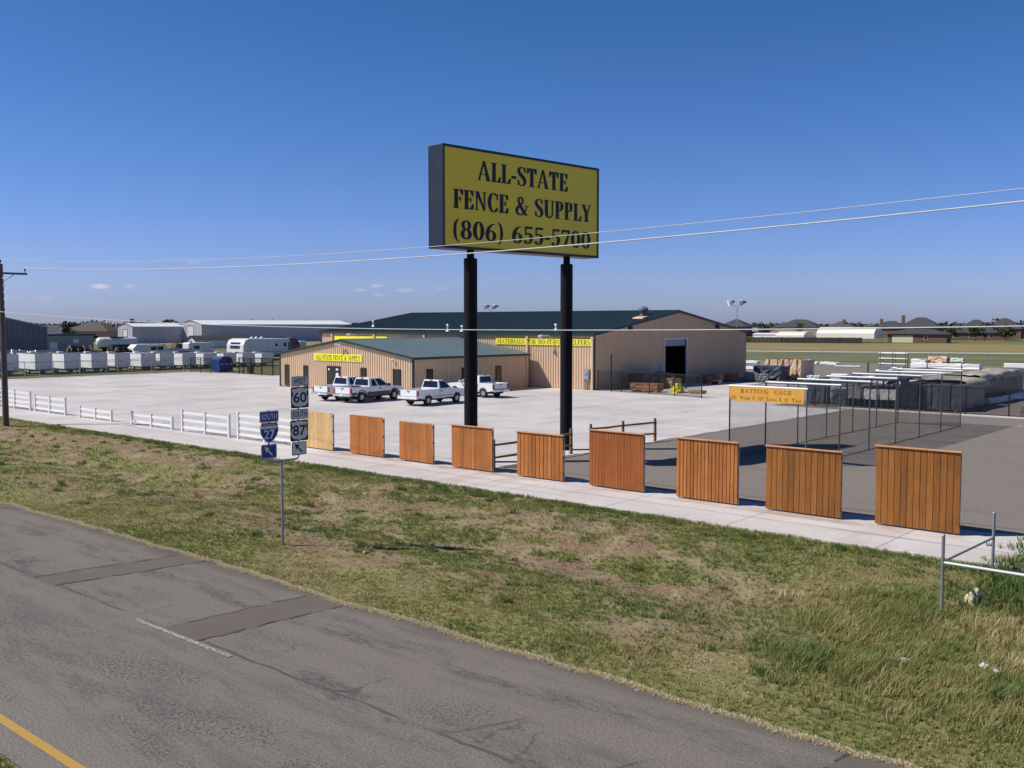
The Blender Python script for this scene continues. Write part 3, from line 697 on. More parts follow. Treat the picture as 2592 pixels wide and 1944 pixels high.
tl = nt.nodes.new('ShaderNodeBsdfTranslucent'); nt.links.new(c, tl.inputs[0]); mx = nt.nodes.new('ShaderNodeMixShader'); mx.inputs[0].default_value = .28
nt.links.new(bs.outputs[0], mx.inputs[1]); nt.links.new(tl.outputs[0], mx.inputs[2]); nt.links.new(mx.outputs[0], nt.nodes['Material Output'].inputs[0])
M['grass'] = m
def scatter(n, x0, x1, y0, y1, seed, dens):
    rs = np.random.RandomState(seed); x = rs.uniform(x0,x1,n); y = rs.uniform(y0,y1,n)
    keep = rs.rand(n) < dens(x,y); return x[keep], y[keep]
def verge_set(seed, n, x0, x1):
    return scatter(n, x0, x1, 13.72, 26.72, seed, lambda x,y: (0.17+0.83*green(x,y)**1.2)*np.where((y>26.2)|(y<14.2),.9,1))
def tint_for(x, y):
    near_road = 1-sst(15.5, 18.5, y); near_walk = sst(24.2, 26.4, y)
    t = .46 + .19*near_road - .11*near_walk + (vn3(x*.33+4, y*.45)-.5)*.60 + (vn4(x*1.9, y*1.9)-.5)*.35
    return np.clip(t, .02, .9)
xa, ya = verge_set(11, 70000, -34, 4.5); xb, yb = verge_set(12, 24000, -75, -34)
x = np.concatenate([xa,xb]); y = np.concatenate([ya,yb])
hts = .045 + .055*vn1(x*.8+3, y*.8) + .04*green(x,y)*vn2(x*2.3,y*2.3) + .05*sst(25.2,26.4,y)*vn4(x*.9,y)
grass('grass', np.stack([x,y,zground(x,y)-.01],1), hts, .013, tint_for(x,y), (.12,.05), 6, 5, 'patchy short roadside grass between the asphalt and the pavement', 'grass')
x, y = scatter(2600, -18, -11.5, 4.0, 5.6, 77, lambda x,y: sst(5.62,5.3,-y*0+y) if False else (y < 5.5+.12*(vn1(x*2,y)-.5))*1.0)
grass('median_grass', np.stack([x,y,np.full(len(x),-.05)],1), .05+.10*vn2(x*1.3,y*1.3), .014, np.clip(.30+(vn3(x,y)-.5)*.5,0,.9), (.05,.1), 7, 41, 'green grass beyond the yellow line in the near left corner', 'grass')
# dry pale fringe lapping the asphalt
xs = np.random.RandomState(3).uniform(-70, 3, 26000); ysr = 13.74 + (vn1(xs*1.7,0)-.5)*.16 + (vn2(xs*.3,5)-.5)*.25 + np.random.RandomState(4).normal(0,.045,26000)
grass('dry_grass', np.stack([xs,ysr+.03,0*xs-.004],1), np.full(26000,.055), .022, np.full(26000,1.12), (-.1,-.3), 4, 6, 'pale dry grass matted along the asphalt edge', 'grass')
# coarser weed clumps dotted over the verge and thicker beside the slab
rc = np.random.RandomState(61); cx = np.concatenate([rc.uniform(-62,0,330), rc.uniform(-60,-4,260)]); cyy = np.concatenate([rc.uniform(15.5,26.2,330), 26.35-np.abs(rc.normal(0,.45,260))])
kk = rc.randint(5,22,len(cx)); xx = np.repeat(cx,kk)+rc.normal(0,.13,kk.sum()); yw = np.repeat(cyy,kk)+rc.normal(0,.09,kk.sum()); yw = np.minimum(yw,26.7)
hw = np.repeat(rc.uniform(.07,.20,len(cx)),kk); tw = np.repeat(np.clip(rc.normal(.36,.17,len(cx)),.05,.8),kk)
grass('weed_clumps', np.stack([xx,yw,zground(xx,yw)-.01],1), hw, .017, tw, (.08,.03), 6, 62, 'coarse green weed clumps dotted over the roadside verge', 'weeds')
# tall grass bent by the wind in the near right corner
def tall_d(x, y): return sst(-10.2, -6.6, x + (y-20)*.18 + (vn1(x*.7,y*.7)-.5)*3)*(1-sst(22.6,24.0,y))*sst(14.3,16.8,y)
x, y = scatter(13000, -11, 3.5, 14.2, 24, 21, tall_d)
hts = .09+.24*tall_d(x,y)*vn2(x*.6+1,y*.6)+.10*vn4(x*2,y*2)
grass('tall_grass', np.stack([x,y,zground(x,y)-.02],1), hts, .014, np.clip(.58+(vn3(x*.5,y*.5)-.5)*.5+.4*(vn1(x*2.2,y*2.2)-.5),.08,.9), (.30,.14), 7, 22, 'tall wind-bent grass in front of the steel pipe gate', 'grass')
# rank green weeds round the pipe gate and tufts along the slab
def weed_d(x, y): return sst(-7.6,-5.6,x+(vn1(x,y)-.5)*2.0)*sst(22.2,23.4,y)*(1-sst(30.5,32.0,y))*(1-.6*(y<24)*(x<-5.5))
x, y = scatter(7500, -8, 3.5, 22, 32, 31, weed_d)
hts = .16+.60*weed_d(x,y)*vn2(x*.9+1,y*.9)
grass('weeds', np.stack([x,y,np.maximum(zground(x,y),0)-.02],1), hts, .022, np.clip(.24+(vn3(x,y)-.5)*.5,.0,.7), (.15,.05), 8, 32, 'rank green weeds growing behind the steel pipe gate', 'weeds')
# ------------------------------------------------------------------ office and warehouse
def ribs(mb, p0, p1, out, top, z0=0.0, pitch=.305, depth=.055, holes=()):
    """ribbed sheet from p0 to p1 (xy); out = outward normal; top(u) = height; holes = (u0,u1,z0,z1)"""
    p0, p1 = Vector((*p0,0)), Vector((*p1,0)); d = p1-p0; Lg = d.length; d.normalize(); o = Vector((*out,0))
    prof = []; u = 0.0
    while u < Lg:
        for du, dd in ((0,0),(.185,0),(.20,1),(.275,1),(.29,0)):
            if u+du < Lg: prof.append((u+du, dd))
        u += pitch
    prof.append((Lg, 0))
    for h in holes:
        for e in (h[0], h[1]): prof.append((e, 0))
    prof.sort()
    for (ua,da),(ub,db) in zip(prof[:-1], prof[1:]):
        if ub-ua < 1e-4: continue
        um = (ua+ub)/2; segs = [(z0, None)]
        for h in holes:
            if h[0] <= um <= h[1]:
                segs = ([(z0, h[2])] if h[2] > z0+.01 else []) + [(h[3], None)]
        for za, zb in segs:
            A = p0+d*ua+o*(da*depth); B = p0+d*ub+o*(db*depth)
            ta = top(ua) if zb is None else zb; tb = top(ub) if zb is None else zb
            mb.quad((A.x,A.y,za),(B.x,B.y,za),(B.x,B.y,tb),(A.x,A.y,ta))
def slope_roof(mb, a, b, c, d, thick=.10, pitch=.61, seam=.035):
    """roof plane a-b is the eave, d-c the ridge; standing seams run from eave to ridge"""
    a,b,c,d = map(Vector,(a,b,c,d)); nrm = (b-a).cross(d-a).normalized()
    if nrm.z < 0: nrm = -nrm
    lo = -nrm*thick
    mb.hexa([tuple(a+lo),tuple(b+lo),tuple(c+lo),tuple(d+lo),tuple(a),tuple(b),tuple(c),tuple(d)])
    n = int((b-a).length/pitch); u = (b-a).normalized()
    for i in range(n+1):
        t = i/n if n else 0
        p = a.lerp(b,t); q = d.lerp(c,t)
        p += u*(.02 if t < .5 else -.06); q += u*(.02 if t < .5 else -.06)
        e = nrm*seam; w = u*.04; z = nrm*.001
        mb.hexa([tuple(p+z),tuple(p+w+z),tuple(q+w+z),tuple(q+z),tuple(p+e),tuple(p+w+e),tuple(q+w+e),tuple(q+e)])
def floodlight(mb, at, aim, s=1.0):
    at = Vector(at); aim = Vector(aim).normalized()
    mb.cyl(at, at+aim*.22*s, .10*s, .17*s, 12); mb.cyl(at-aim*.10*s, at, .05*s, .10*s, 10)

# ---- office (gable to the street)
office = thing('office_building', 'low tan ribbed metal office with a dark green gable roof behind the parked trucks', 'building', (-70.5, 57.5, 0))
OX0, OX1, OY0, OY1, OE, OR = -80.2+70.5, -61.3+70.5, 0.0, 15.25, 3.22, 4.62
rx = (OX0+OX1)/2
mb = MB()
ot = lambda u: OE + (OR-OE)*(1-abs(u-(OX1-OX0)/2)/((OX1-OX0)/2)) - .06
ribs(mb, (OX0,OY0), (OX1,OY0), (0,-1), ot)
ribs(mb, (OX1,OY0), (OX1,OY1), (1,0), lambda u: OE-.06)
ribs(mb, (OX0,OY1), (OX0,OY0), (-1,0), lambda u: OE-.06)
mb.build('wall', M['tan'], office)
mb = MB()
ov = .28
ez = OE - ov*(OR-OE)/((OX1-OX0)/2)
slope_roof(mb, (OX1+ov,OY0-.25,ez+.1),(OX1+ov,OY1,ez+.1),(rx,OY1,OR+.1),(rx,OY0-.25,OR+.1))
slope_roof(mb, (OX0-ov,OY1,ez+.1),(OX0-ov,OY0-.25,ez+.1),(rx,OY0-.25,OR+.1),(rx,OY1,OR+.1))
mb.prism([(rx-.25,OR+.075),(rx,OR+.15),(rx+.25,OR+.075),(rx,OR+.12)], 'y', OY0-.26, OY1)
mb.build('roof', M['office_roof'], office)
mb = MB()
for s, xe in ((1,OX1+ov),(-1,OX0-ov)):
    mb.hexa([(rx,OY0-.29,OR-.06),(xe,OY0-.29,ez-.06),(xe,OY0-.255,ez-.06),(rx,OY0-.255,OR-.06),(rx,OY0-.29,OR+.12),(xe,OY0-.29,ez+.12),(xe,OY0-.255,ez+.12),(rx,OY0-.255,OR+.12)])
    mb.box(xe-.02 if s>0 else xe-.06, xe+.06 if s>0 else xe+.02, OY0-.25, OY1, ez-.10, ez+.085)
for xc in (OX0,OX1): mb.box(xc-.09,xc+.09,OY0-.06,OY0+.09,0,OE-.1)
mb.box(OX0+.09,OX1-.09,OY0-.05,OY0-.001,0,.07)
mb.build('trim', M['green_trim'], office)
def opening(parent, kind, u, w, z0, z1, face, extra=None):
    """face 'front': plane y=OY0 looking -Y at x=u ; 'side': plane x=OX1 looking +X at y=u"""
    def B(mb, a0,a1,b0,b1,c0,c1):
        if face == 'front': mb.box(a0,a1,-c1+OY0,-c0+OY0,b0,b1)
        else: mb.box(OX1+c0,OX1+c1,a0,a1,b0,b1)
    f = MB(); t = .06
    B(f,u-w/2-t,u-w/2,z0,z1+t,.0,.095); B(f,u+w/2,u+w/2+t,z0,z1+t,.0,.095); B(f,u-w/2,u+w/2,z1,z1+t,.0,.095)
    if z0 > .05: B(f,u-w/2,u+w/2,z0-t,z0,.0,.105)
    if kind == 'door' and w > 1.2: B(f,u-.04,u+.04,z0,z1,.0,.088)
    if kind == 'door': B(f,u-w/2,u+w/2,.95,1.05,.05,.084)
    fo = f.build('door' if kind == 'door' else 'window', M['black'], parent)
    g = MB(); B(g,u-w/2,u+w/2,z0+.001,z1,.036,.070); g.build('pane', M['glass'], fo)
    return fo
zl = 2.05
for xw in (-79.05+70.5, -76.05+70.5): opening(office,'window',xw,.55,.22,2.12,'front')
dr = opening(office,'door',-71.9+70.5,1.85,.02,2.18,'front')
mb = MB(); mb.lathe([(.10,0),(.10,.012)], (-72.58+70.5,-.072,1.93), (0,-1,0), 16); mb.build('round_sticker', M['sign_white'], dr)
mb = MB(); mb.box(-71.55+70.5,-71.2+70.5,-.084,-.071,1.86,2.02); mb.build('door_sticker', M['sign_white'], dr)
mb = MB(); mb.prism([(-71.62+70.5,1.42),(-71.5+70.5,1.62),(-71.25+70.5,1.62),(-71.13+70.5,1.42),(-71.24+70.5,1.36),(-71.29+70.5,1.02),(-71.46+70.5,1.02),(-71.51+70.5,1.36)], 'y', -.084, -.071)
mb.build('door_sticker', M['sign_white'], dr)
opening(office,'window',-67.72+70.5,.62,.22,2.14,'front')
opening(office,'door',-63.3+70.5,.85,.02,2.15,'front')
for yw in (1.95, 6.35, 10.9): opening(office,'window',yw,.62,.35,2.15,'side')
sb = MB(); sb.box(-74.72+70.5,-67.85+70.5,-.11,-.04,2.70,3.36)
so = sb.build('sign_board', M['yellow_board'], office, bevel=.03)
lb = MB(); serif(lb, 'ALL-STATE FENCE & SUPPLY', .46, 1.0, (-74.50+70.5,-.11,2.80), (1,0,0), (0,0,1), .006, width=6.45); lb.build('lettering', M['letter_green'], so)
mb = MB(); floodlight(mb,(-70.9+70.5,-.42,4.25),(-.5,-.7,-.35),1.0); floodlight(mb,(-70.45+70.5,-.42,4.25),(.45,-.7,-.5),1.0); mb.cyl((-70.7+70.5,0,4.25),(-70.7+70.5,-.42,4.25),.03); mb.box(-70.95+70.5,-70.4+70.5,-.45,-.40,4.2,4.27)
mb.build('floodlight', M['white_metal'], office)
mb = MB(); floodlight(mb,(-63.55+70.5,-.22,3.02),(-.6,-.5,-.5),.8); mb.cyl((-63.5+70.5,0,3.0),(-63.5+70.5,-.22,3.02),.025)
mb.build('floodlight', M['white_metal'], office)
mb = MB(); mb.box(OX1+.02,OX1+.12,OY1-.30,OY1-.18,0.05,ez-.1); mb.build('downspout', M['tan'], office)

# ---- warehouse (long side to the street, gable end to the right)
WX, WY = -53.75, 73.3
wh = thing('warehouse', 'large tan warehouse with a dark green roof and an open dock door in its gable', 'building', (WX, WY, 0))
WL, WD, WE, WR = -40.2, 29.3, 5.18, 7.42
mb = MB()
ribs(mb, (WL,0), (0,0), (0,-1), lambda u: WE-.05)
wt = lambda u: WE + (WR-WE)*(1-abs(u-WD/2)/(WD/2)) - .05
ribs(mb, (0,0), (0,WD), (1,0), wt, holes=((12.05,16.35,0.0,4.55),(10.55,11.55,0.0,2.2)))
ribs(mb, (WL,WD), (WL,0), (-1,0), wt)
ribs(mb, (0,WD), (WL,WD), (0,1), lambda u: WE-.05)
mb.build('wall', M['tan'], wh)
mb = MB(); wo = .22; we = WE-wo*(WR-WE)/(WD/2)
slope_roof(mb,(WL-.15,-wo,we+.1),(.18,-wo,we+.1),(.18,WD/2,WR+.1),(WL-.15,WD/2,WR+.1))
slope_roof(mb,(.18,WD+wo,we+.1),(WL-.15,WD+wo,we+.1),(WL-.15,WD/2,WR+.1),(.18,WD/2,WR+.1))
mb.prism([(WD/2-.3,WR+.07),(WD/2,WR+.16),(WD/2+.3,WR+.07),(WD/2,WR+.12)], 'x', WL-.16, .19)
mb.build('roof', M['green_roof'], wh)
mb = MB()
for ya, yb in ((-wo,WD/2),(WD/2,WD+wo)):
    za, zb = (we,WR) if ya < 1 else (WR,we)
    for x0, x1 in ((.185,.225),(WL-.20,WL-.155)):
        mb.hexa([(x0,ya,za-.12),(x1,ya,za-.12),(x1,yb,zb-.12),(x0,yb,zb-.12),(x0,ya,za+.12),(x1,ya,za+.12),(x1,yb,zb+.12),(x0,yb,zb+.12)])
mb.box(WL-.15,.18,-wo-.10,-wo+.02,we-.14,we+.085)
mb.box(-.10,.06,-.06,.10,0,we-.15); mb.box(WL-.06,WL+.10,-.06,.10,0,we-.15); mb.box(-.10,.05,WD-.1,WD+.06,0,we-.15)
mb.build('trim', M['green_trim'], wh)
for i, xd in enumerate((-.12,-7.98,-22.4,-30.54,-38.04)):
    mb = MB(); mb.box(xd-.10,xd+.10,-.22,-.045,.05,we-.15); mb.box(xd-.13,xd+.13,-.26,-.05,we-.5,we-.15); mb.build('downspout', M['tan'], wh)
# open dock: door leaf half rolled up in the head, jambs, dark floor inside
fr = MB()
fr.box(-.12,.085,11.93,12.05,0,4.67); fr.box(-.12,.085,16.35,16.47,0,4.67); fr.box(-.12,.085,12.05,16.35,4.55,4.67)
do = fr.build('dock_door', M['white_metal'], wh)
lf = MB()
for k in range(5): lf.box(-.09,-.03,12.05,16.0,3.86+k*.14,3.86+k*.14+.132)
lf.build('door_leaf', M['bldg_grey'], do)
mb = MB(); mb.box(-.06,-.01,10.55,11.55,0,2.2); mb.box(-.01,.03,10.62,10.67,1.0,1.1); mb.build('door', M['bldg_grey'], wh)
mb = MB(); mb.quad((WL+.2,.2,.02),(-.15,.2,.02),(-.15,WD-.2,.02),(WL+.2,WD-.2,.02)); mb.build('floor', M['inside'], wh)
# board signs on the long wall
def wall_sign(x0, x1, z0, z1, txt, h, u0, wid, small):
    s = MB(); s.box(x0-WX, x1-WX, -.12, -.045, z0, z1); o = s.build('sign_board', M['yellow_board'], wh, bevel=.02)
    if txt:
        l = MB(); serif(l, txt, h, 1.0, (u0-WX,-.12,z0+.11), (1,0,0), (0,0,1), .006, width=wid, small=small); l.build('lettering', M['letter_brown'], o)
wall_sign(-65.87, -53.95, 4.08, 4.74, 'MATERIALS FOR DO-IT-YOURSELFERS', .44, -65.70, 11.6, None)
wall_sign(-91.38, -82.2, 4.05, 4.72, '', .5, 0, 0, None)
mb = MB(); floodlight(mb,(-59.3-WX,-.95,4.98),(-.45,-.55,-.5),1.3); mb.tube([(-58.6-WX,-.04,4.80),(-58.8-WX,-.5,5.0),(-59.2-WX,-.9,5.0)],.035); mb.build('floodlight', M['white_metal'], wh)
mb = MB(); floodlight(mb,(-87.9-WX,-.75,4.92),(-.45,-.5,-.5),1.2); mb.tube([(-87.3-WX,-.04,4.75),(-87.7-WX,-.7,4.95)],.035); mb.build('floodlight', M['white_metal'], wh)
for yy_, zz_ in ((5.6,5.62),(22.4,5.72)):
    mb = MB(); mb.box(.05,.38,yy_-.18,yy_+.18,zz_,zz_+.3); mb.cyl((.25,yy_,zz_),(.34,yy_,zz_-.12),.12,.15); mb.build('wall_lamp', M['black'], wh)
mb = MB(); mb.box(-1.02,-.36,-.34,-.045,.92,1.94); mb.box(-.96,-.42,-.37,-.345,1.0,1.86); mb.cyl((-.7,-.2,.0),(-.7,-.2,.92),.05); mb.cyl((-.9,-.2,.0),(-.9,-.2,.92),.07); mb.box(-.82,-.55,-.42,-.375,1.4,1.65)
mb.build('meter_box', M['bldg_grey'], wh, bevel=.01)
def rz_at(y): return WE + (WR-WE)*(y/(WD/2)) + .1
for x, y in ((-91.0+37.3+8.5-.2,3.6),):
    pass
for x, y, h_ in ((-73.3-WX,.55,.75),(-71.3-WX,.65,.6),(-59.45-WX,1.5,.65),(-88.6-WX,3.5,.75)):
    v = MB(); z = rz_at(y); v.cyl((x,y,z-.05),(x,y,z+h_*.75),.10); v.cyl((x,y,z+h_*.75),(x,y,z+h_),.19,.12); v.lathe([(.30,0),(.12,.22)],(x,y,z-.06),(0,0,1)); v.build('roof_vent', M['galv_bright'], wh, smooth='auto')
v = MB(); y = 11.4; x = -2.2; z = rz_at(y)
v.lathe([(.38,-.15),(.38,.08),(.26,.12),(.30,.3),(.52,.42),(.56,.62),(.40,.82),(.1,.92)], (x,y,z), (0,0,1), 20); v.build('turbine_vent', M['bldg_dark'], wh, smooth='auto')
v = MB(); v.prism([(8.7,rz_at(8.7)+.04),(9.9,rz_at(9.9)+.04),(9.7,rz_at(9.7)+.14),(8.9,rz_at(8.9)+.14)],'x',-1.7,-.5); v.build('skylight', M['tan'], wh)

# ------------------------------------------------------------------ the tall roadside sign
SRP = Vector((-29.4,37.8,0)); SD = Vector((math.sin(R(5.3)),math.cos(R(5.3)),0)); SN = Vector((SD.y,-SD.x,0))
Msign = Matrix(((SD.x,-SN.x,0,SRP.x),(SD.y,-SN.y,0,SRP.y),(0,0,1,0),(0,0,0,1)))   # local: x along the sign, y away from its seen face
sign = thing('pole_sign', 'tall yellow double-post store sign lettered ALL-STATE FENCE & SUPPLY', 'sign', (0,0,0))
sign.matrix_world = Msign
for xp in (-6.2, 0.0):
    p = MB(); p.cyl((xp,0,-.2),(xp,0,9.03),.30,n=28); p.lathe([(.30,0),(.26,.03),(.18,.031)],(xp,0,9.03),(0,0,1),28)
    po = p.build('post', M['black_pole'], sign, smooth='auto')
    p = MB(); p.cyl((xp,0,9.0),(xp,0,9.6),.165,n=20); p.build('post_neck', M['black_pole'], po, smooth='auto')
p = MB(); x0, x1, z0, z1, hd = -8.16, 1.78, 9.40, 13.78, .44
p.box(x0,x1,-hd,hd,z0,z1); cab = p.build('sign_cabinet', M['sign_edge'], sign, bevel=.02)
for s_ in (1,-1):
    p = MB()
    for a in ((x0,x1,z0,z0+.11),(x0,x1,z1-.11,z1),(x0,x0+.10,z0+.11,z1-.11),(x1-.10,x1,z0+.11,z1-.11)):
        p.box(a[0],a[1],*( (hd+.003,hd+.05) if s_>0 else (-hd-.05,-hd-.003)),a[2],a[3])
    p.build('face_frame', M['sign_edge'], cab)
    p = MB(); p.box(x0+.10,x1-.10,*((hd+.004,hd+.02) if s_>0 else (-hd-.02,-hd-.004)),z0+.11,z1-.11); p.build('sign_face', M['sign_face'], cab)
    l = MB(); U = Vector((1,0,0)) if s_>0 else Vector((-1,0,0)); yf = -(hd+.0205)*s_
    # text reads left to right along U as seen from outside that face
    for txt, xa, xb, zb, hh in (('ALL-STATE',-6.17,-.40,12.44,.84),('FENCE & SUPPLY',-7.58,1.26,11.12,.82),('(806) 655-5700',-7.60,1.26,9.83,.80)):
        wd = xb-xa; ox = xa if s_>0 else (x0+x1)-xa
        serif(l, txt, hh, 1.0, (ox,yf,zb), U, (0,0,1), .006, width=wd, bold=.055)
    l.build('lettering', M['letter'], cab)
mb = MB()
# ------------------------------------------------------------------ highway direction sign
hx, hy = -22.74, 16.30
rs_ = thing('road_sign', 'highway direction sign on a steel pole with WEST 60, SOUTH 87 and SOUTH 27 plates', 'road sign', (hx,hy,float(zground(hx,hy))))
gz = float(zground(hx,hy)); 
p = MB(); p.cyl((0,0,-.3),(0,0,2.33-gz),.036,n=14); p.build('post', M['galv'], rs_, smooth='auto')
def arc(yc, zc, r, a0, a1, k=7): return [(0,yc+r*math.cos(R(a0+(a1-a0)*i/k)),zc+r*math.sin(R(a0+(a1-a0)*i/k))) for i in range(k+1)]
p = MB(); b = 2.34-gz
p.tube([(0,-.42,4.25-gz-.45)]+arc(-.30,b+.14,.12,180,270)+arc(.46,b+.14,.12,270,360)+[(0,.58,4.72-gz)], .03, 10); p.lathe([(.05,-.06),(.05,.06)],(0,0,b-.03),(0,0,1),14)
p.build('sign_bracket', M['galv'], rs_, smooth='auto')
def rrect(w, h, r, k=4):
    o = []
    for cx, cz, a in ((w/2-r,h/2-r,0),(-w/2+r,h/2-r,90),(-w/2+r,-h/2+r,180),(w/2-r,-h/2+r,270)):
        o += [(cx+r*math.cos(R(a+90*i/k)), cz+r*math.sin(R(a+90*i/k))) for i in range(k+1)]
    return o
def plate(yc, zc, w, h, face, label, edge=None):
    p = MB(); p.prism([(yc+u, zc-gz+v) for u,v in rrect(w,h,.04)], 'x', .036, .040); o = p.build('sign_plate', M[edge or face], rs_)
    o['label'] = label
    if edge:
        p = MB(); p.prism([(yc+u, zc-gz+v) for u,v in rrect(w-.03,h-.03,.032)], 'x', .0405, .042); p.build('plate_face', M[face], o)
    return o
def outline(o, yc, zc, w, h, t, mat, r=.035):
    a = rrect(w,h,r); b_ = rrect(w-2*t,h-2*t,max(r-t,.005)); n_ = len(a); p = MB()
    p.add([(.0425,yc+u,zc-gz+v) for u,v in a]+[(.0425,yc+u,zc-gz+v) for u,v in b_], [(i,(i+1)%n_,n_+(i+1)%n_,n_+i) for i in range(n_)]); p.build('plate_border', M[mat], o)
def words(o, txt, yc, zc, w, h, mat, bold=.02, name='lettering', off=0.0):
    p = MB(); sans(p, txt, (.0435+off,yc,zc-gz), (0,1,0), (0,0,1), w, h, bold, .001); p.build(name, M[mat], o)
US = [(0,-.5),(.06,-.455),(.17,-.43),(.30,-.42),(.40,-.36),(.46,-.25),(.475,-.10),(.45,.03),(.395,.14),(.39,.22),(.43,.31),(.48,.36),(.39,.47),(.30,.435),(.19,.455),(.10,.495),(0,.47)]
US = US + [(-x,y) for x,y in US[-2:0:-1]]
def shield_us(yc, zc, num):
    o = plate(yc, zc, .61, .59, 'black', 'black and white '+num+' shield plate', 'black')
    p = MB(); p.prism([(yc+u*.585, zc-gz+v*.56) for u,v in US], 'x', .0425, .0435); so_ = p.build('shield', M['sign_white'], o)
    words(so_, num, yc, zc+.005, .45, .30, 'letter', .018, off=.001)
A = .60
o = plate(.60+.03, 4.565, .60, .27, 'sign_white', 'white WEST plate'); outline(o,.63,4.565,.575,.245,.015,'letter'); words(o,'WEST',.63,4.565,.44,.16,'letter',.012)
shield_us(.62, 4.10, '60')
o = plate(.60, 3.63, .60, .29, 'sign_white', 'white SOUTH plate'); outline(o,.60,3.63,.575,.265,.015,'letter'); words(o,'SOUTH',.60,3.63,.49,.16,'letter',.012)
shield_us(.585, 3.165, '87')
def arrow(o, yc, zc, s, mat):
    k = s*.70710678
    P4 = [(-1,1),(0.05,.62),(-.28,.40),(.62,-.56),(.40,-.78),(-.50,.18),(-.72,-.12)]
    p = MB(); p.prism([(yc+u*s, zc-gz+v*s*.95) for u,v in [(-.95,.95),(.15,.62),(-.17,.33),(.80,-.62),(.60,-.85),(-.40,.12),(-.68,-.18)]], 'x', .0425, .044); p.build('arrow', M[mat], o)
o = plate(.575, 2.655, .51, .38, 'sign_white', 'white plate with a black diagonal arrow'); outline(o,.575,2.655,.485,.355,.015,'letter'); arrow(o,.57,2.655,.155,'letter')
o = plate(-.42, 3.63, .62, .31, 'blue_sign', 'blue SOUTH plate'); outline(o,-.42,3.63,.60,.29,.015,'sign_white'); words(o,'SOUTH',-.42,3.63,.50,.16,'sign_white',.012)
IS = [(0,-.5),(.13,-.44),(.28,-.32),(.40,-.16),(.475,.03),(.49,.20),(.46,.36),(.40,.50),(.20,.47),(0,.50)]
IS = IS + [(-x,y) for x,y in IS[-2:0:-1]]
p = MB(); p.prism([(-.42+u*.62, 3.185-gz+v*.58) for u,v in IS], 'x', .036, .040); o = p.build('sign_plate', M['sign_white'], rs_); o['label'] = 'red and blue interstate 27 shield'
p = MB(); p.prism([(-.42+u*.575, 3.185-gz+v*.54) for u,v in IS if v < .33] , 'x', .0405, .0420); p.build('shield', M['blue_sign'], o)
p = MB(); p.prism([(-.42+u*.575, 3.195-gz+v*.54) for u,v in ((-.468,.33),(-.40,.50),(-.20,.47),(0,.50),(.20,.47),(.40,.50),(.468,.33))], 'x', .0405, .0420); p.build('shield_crown', M['red_sign'], o)
words(o,'INTERSTATE',-.42,3.405,.40,.045,'sign_white',.01); words(o,'27',-.42,3.14,.36,.26,'sign_white',.018)
o = plate(-.44, 2.665, .51, .40, 'blue_sign', 'blue plate with a white diagonal arrow'); outline(o,-.44,2.665,.485,.375,.015,'sign_white'); arrow(o,-.44,2.665,.155,'sign_white')
# ------------------------------------------------------------------ sample board panels along the pavement
def panel(x0, x1, h, style, mat, label, cap=False, batten=False, picket=False, z0=.05, gap=0.004):
    t = thing('wooden_fence', label, 'wooden fence', ((x0+x1)/2, 29.78, .03), 0, 'sample wooden fence panels along the pavement')
    w = x1-x0; mb = MB(); x = -w/2; bw = {'dog':.14,'batt':.19,'wide':.145,'tight':.14}[style]
    n_ = int(round(w/bw)); bw = w/n_
    for i in range(n_):
        a = -w/2+i*bw; b = a+bw-gap; dz = rnd.uniform(-.008,.008); yo = rnd.uniform(0,.004); top = h+(dz if not cap else 0)
        if picket:
            m_ = (a+b)/2
            mb.prism([(a,z0),(b,z0),(b,top-.07),(m_+.02,top),(m_-.02,top),(a,top-.07)], 'y', -.02+yo, 0)
        else: mb.box(a,b,-.02+yo,0,z0,top)
    if gap > .01:       # a second layer of boards closes the gaps from behind
        for i in range(n_-1):
            xc = -w/2+(i+1)*bw-gap/2; mb.box(xc-.045,xc+.045,.0045,.0235,z0,h-.01)
    mb.build('boards', M[mat], t, bevel=.004, seg=1)
    if batten:
        mb = MB()
        for i in range(n_+1):
            xc = -w/2+i*bw; xc = min(max(xc,-w/2+.03),w/2-.03); mb.box(xc-.035,xc+.035,-.040,-.0205,z0,h)
        mb.build('battens', M[mat], t, bevel=.004, seg=1)
    for zr in ((.25,h*.5,h-.22) if h > 1.7 else (.25,h-.22)):
        mb = MB(); mb.box(-w/2+.01,w/2-.01,.0245,.064,zr,zr+.09); mb.build('rail', M['cedar_brown'], t)
    for xp in (-w/2+.05,w/2-.05):
        mb = MB(); mb.cyl((xp,.098,-.2),(xp,.098,h-.05),.03,n=10); mb.build('post', M['galv'], t, smooth='auto')
    if cap:
        mb = MB(); k = 0; xs_ = [-w/2-.03, w*.12, w/2+.03]
        for a, b in zip(xs_[:-1], xs_[1:]): mb.box(a, b-.004, -.075, .06, h, h+.04)
        mb.build('cap_rail', M['cedar_cap'], t, bevel=.006, seg=1)
    return t
panel(-39.85,-37.40,1.84,'dog','pine','pale yellow new pine board panel next to the highway sign plates')
panel(-36.10,-33.75,1.86,'wide','cedar_pale','brown flat-topped cedar panel without a cap, right of the pale pine panel')
panel(-32.65,-30.50,1.80,'dog','cedar_pale','cedar panel with a jagged pointed picket top', picket=True)
panel(-29.35,-27.00,1.82,'wide','cedar','capped flat cedar panel in front of the left black sign post', cap=True)
panel(-25.65,-23.28,1.80,'batt','cedar','capped board-and-batten cedar panel just left of the right black sign post', cap=True, gap=.022)
panel(-22.02,-19.58,2.13,'tight','cedar_red','smooth tight reddish cedar panel with a cap below the split rail corner', cap=True)
panel(-18.20,-15.80,2.12,'dog','cedar','capped vertical-board panel with many narrow shadow gaps, third from the right end', cap=True, gap=.024)
panel(-14.78,-12.22,2.12,'batt','cedar_brown','capped brown panel in front of the batting cage, second from the right end', cap=True, gap=.014)
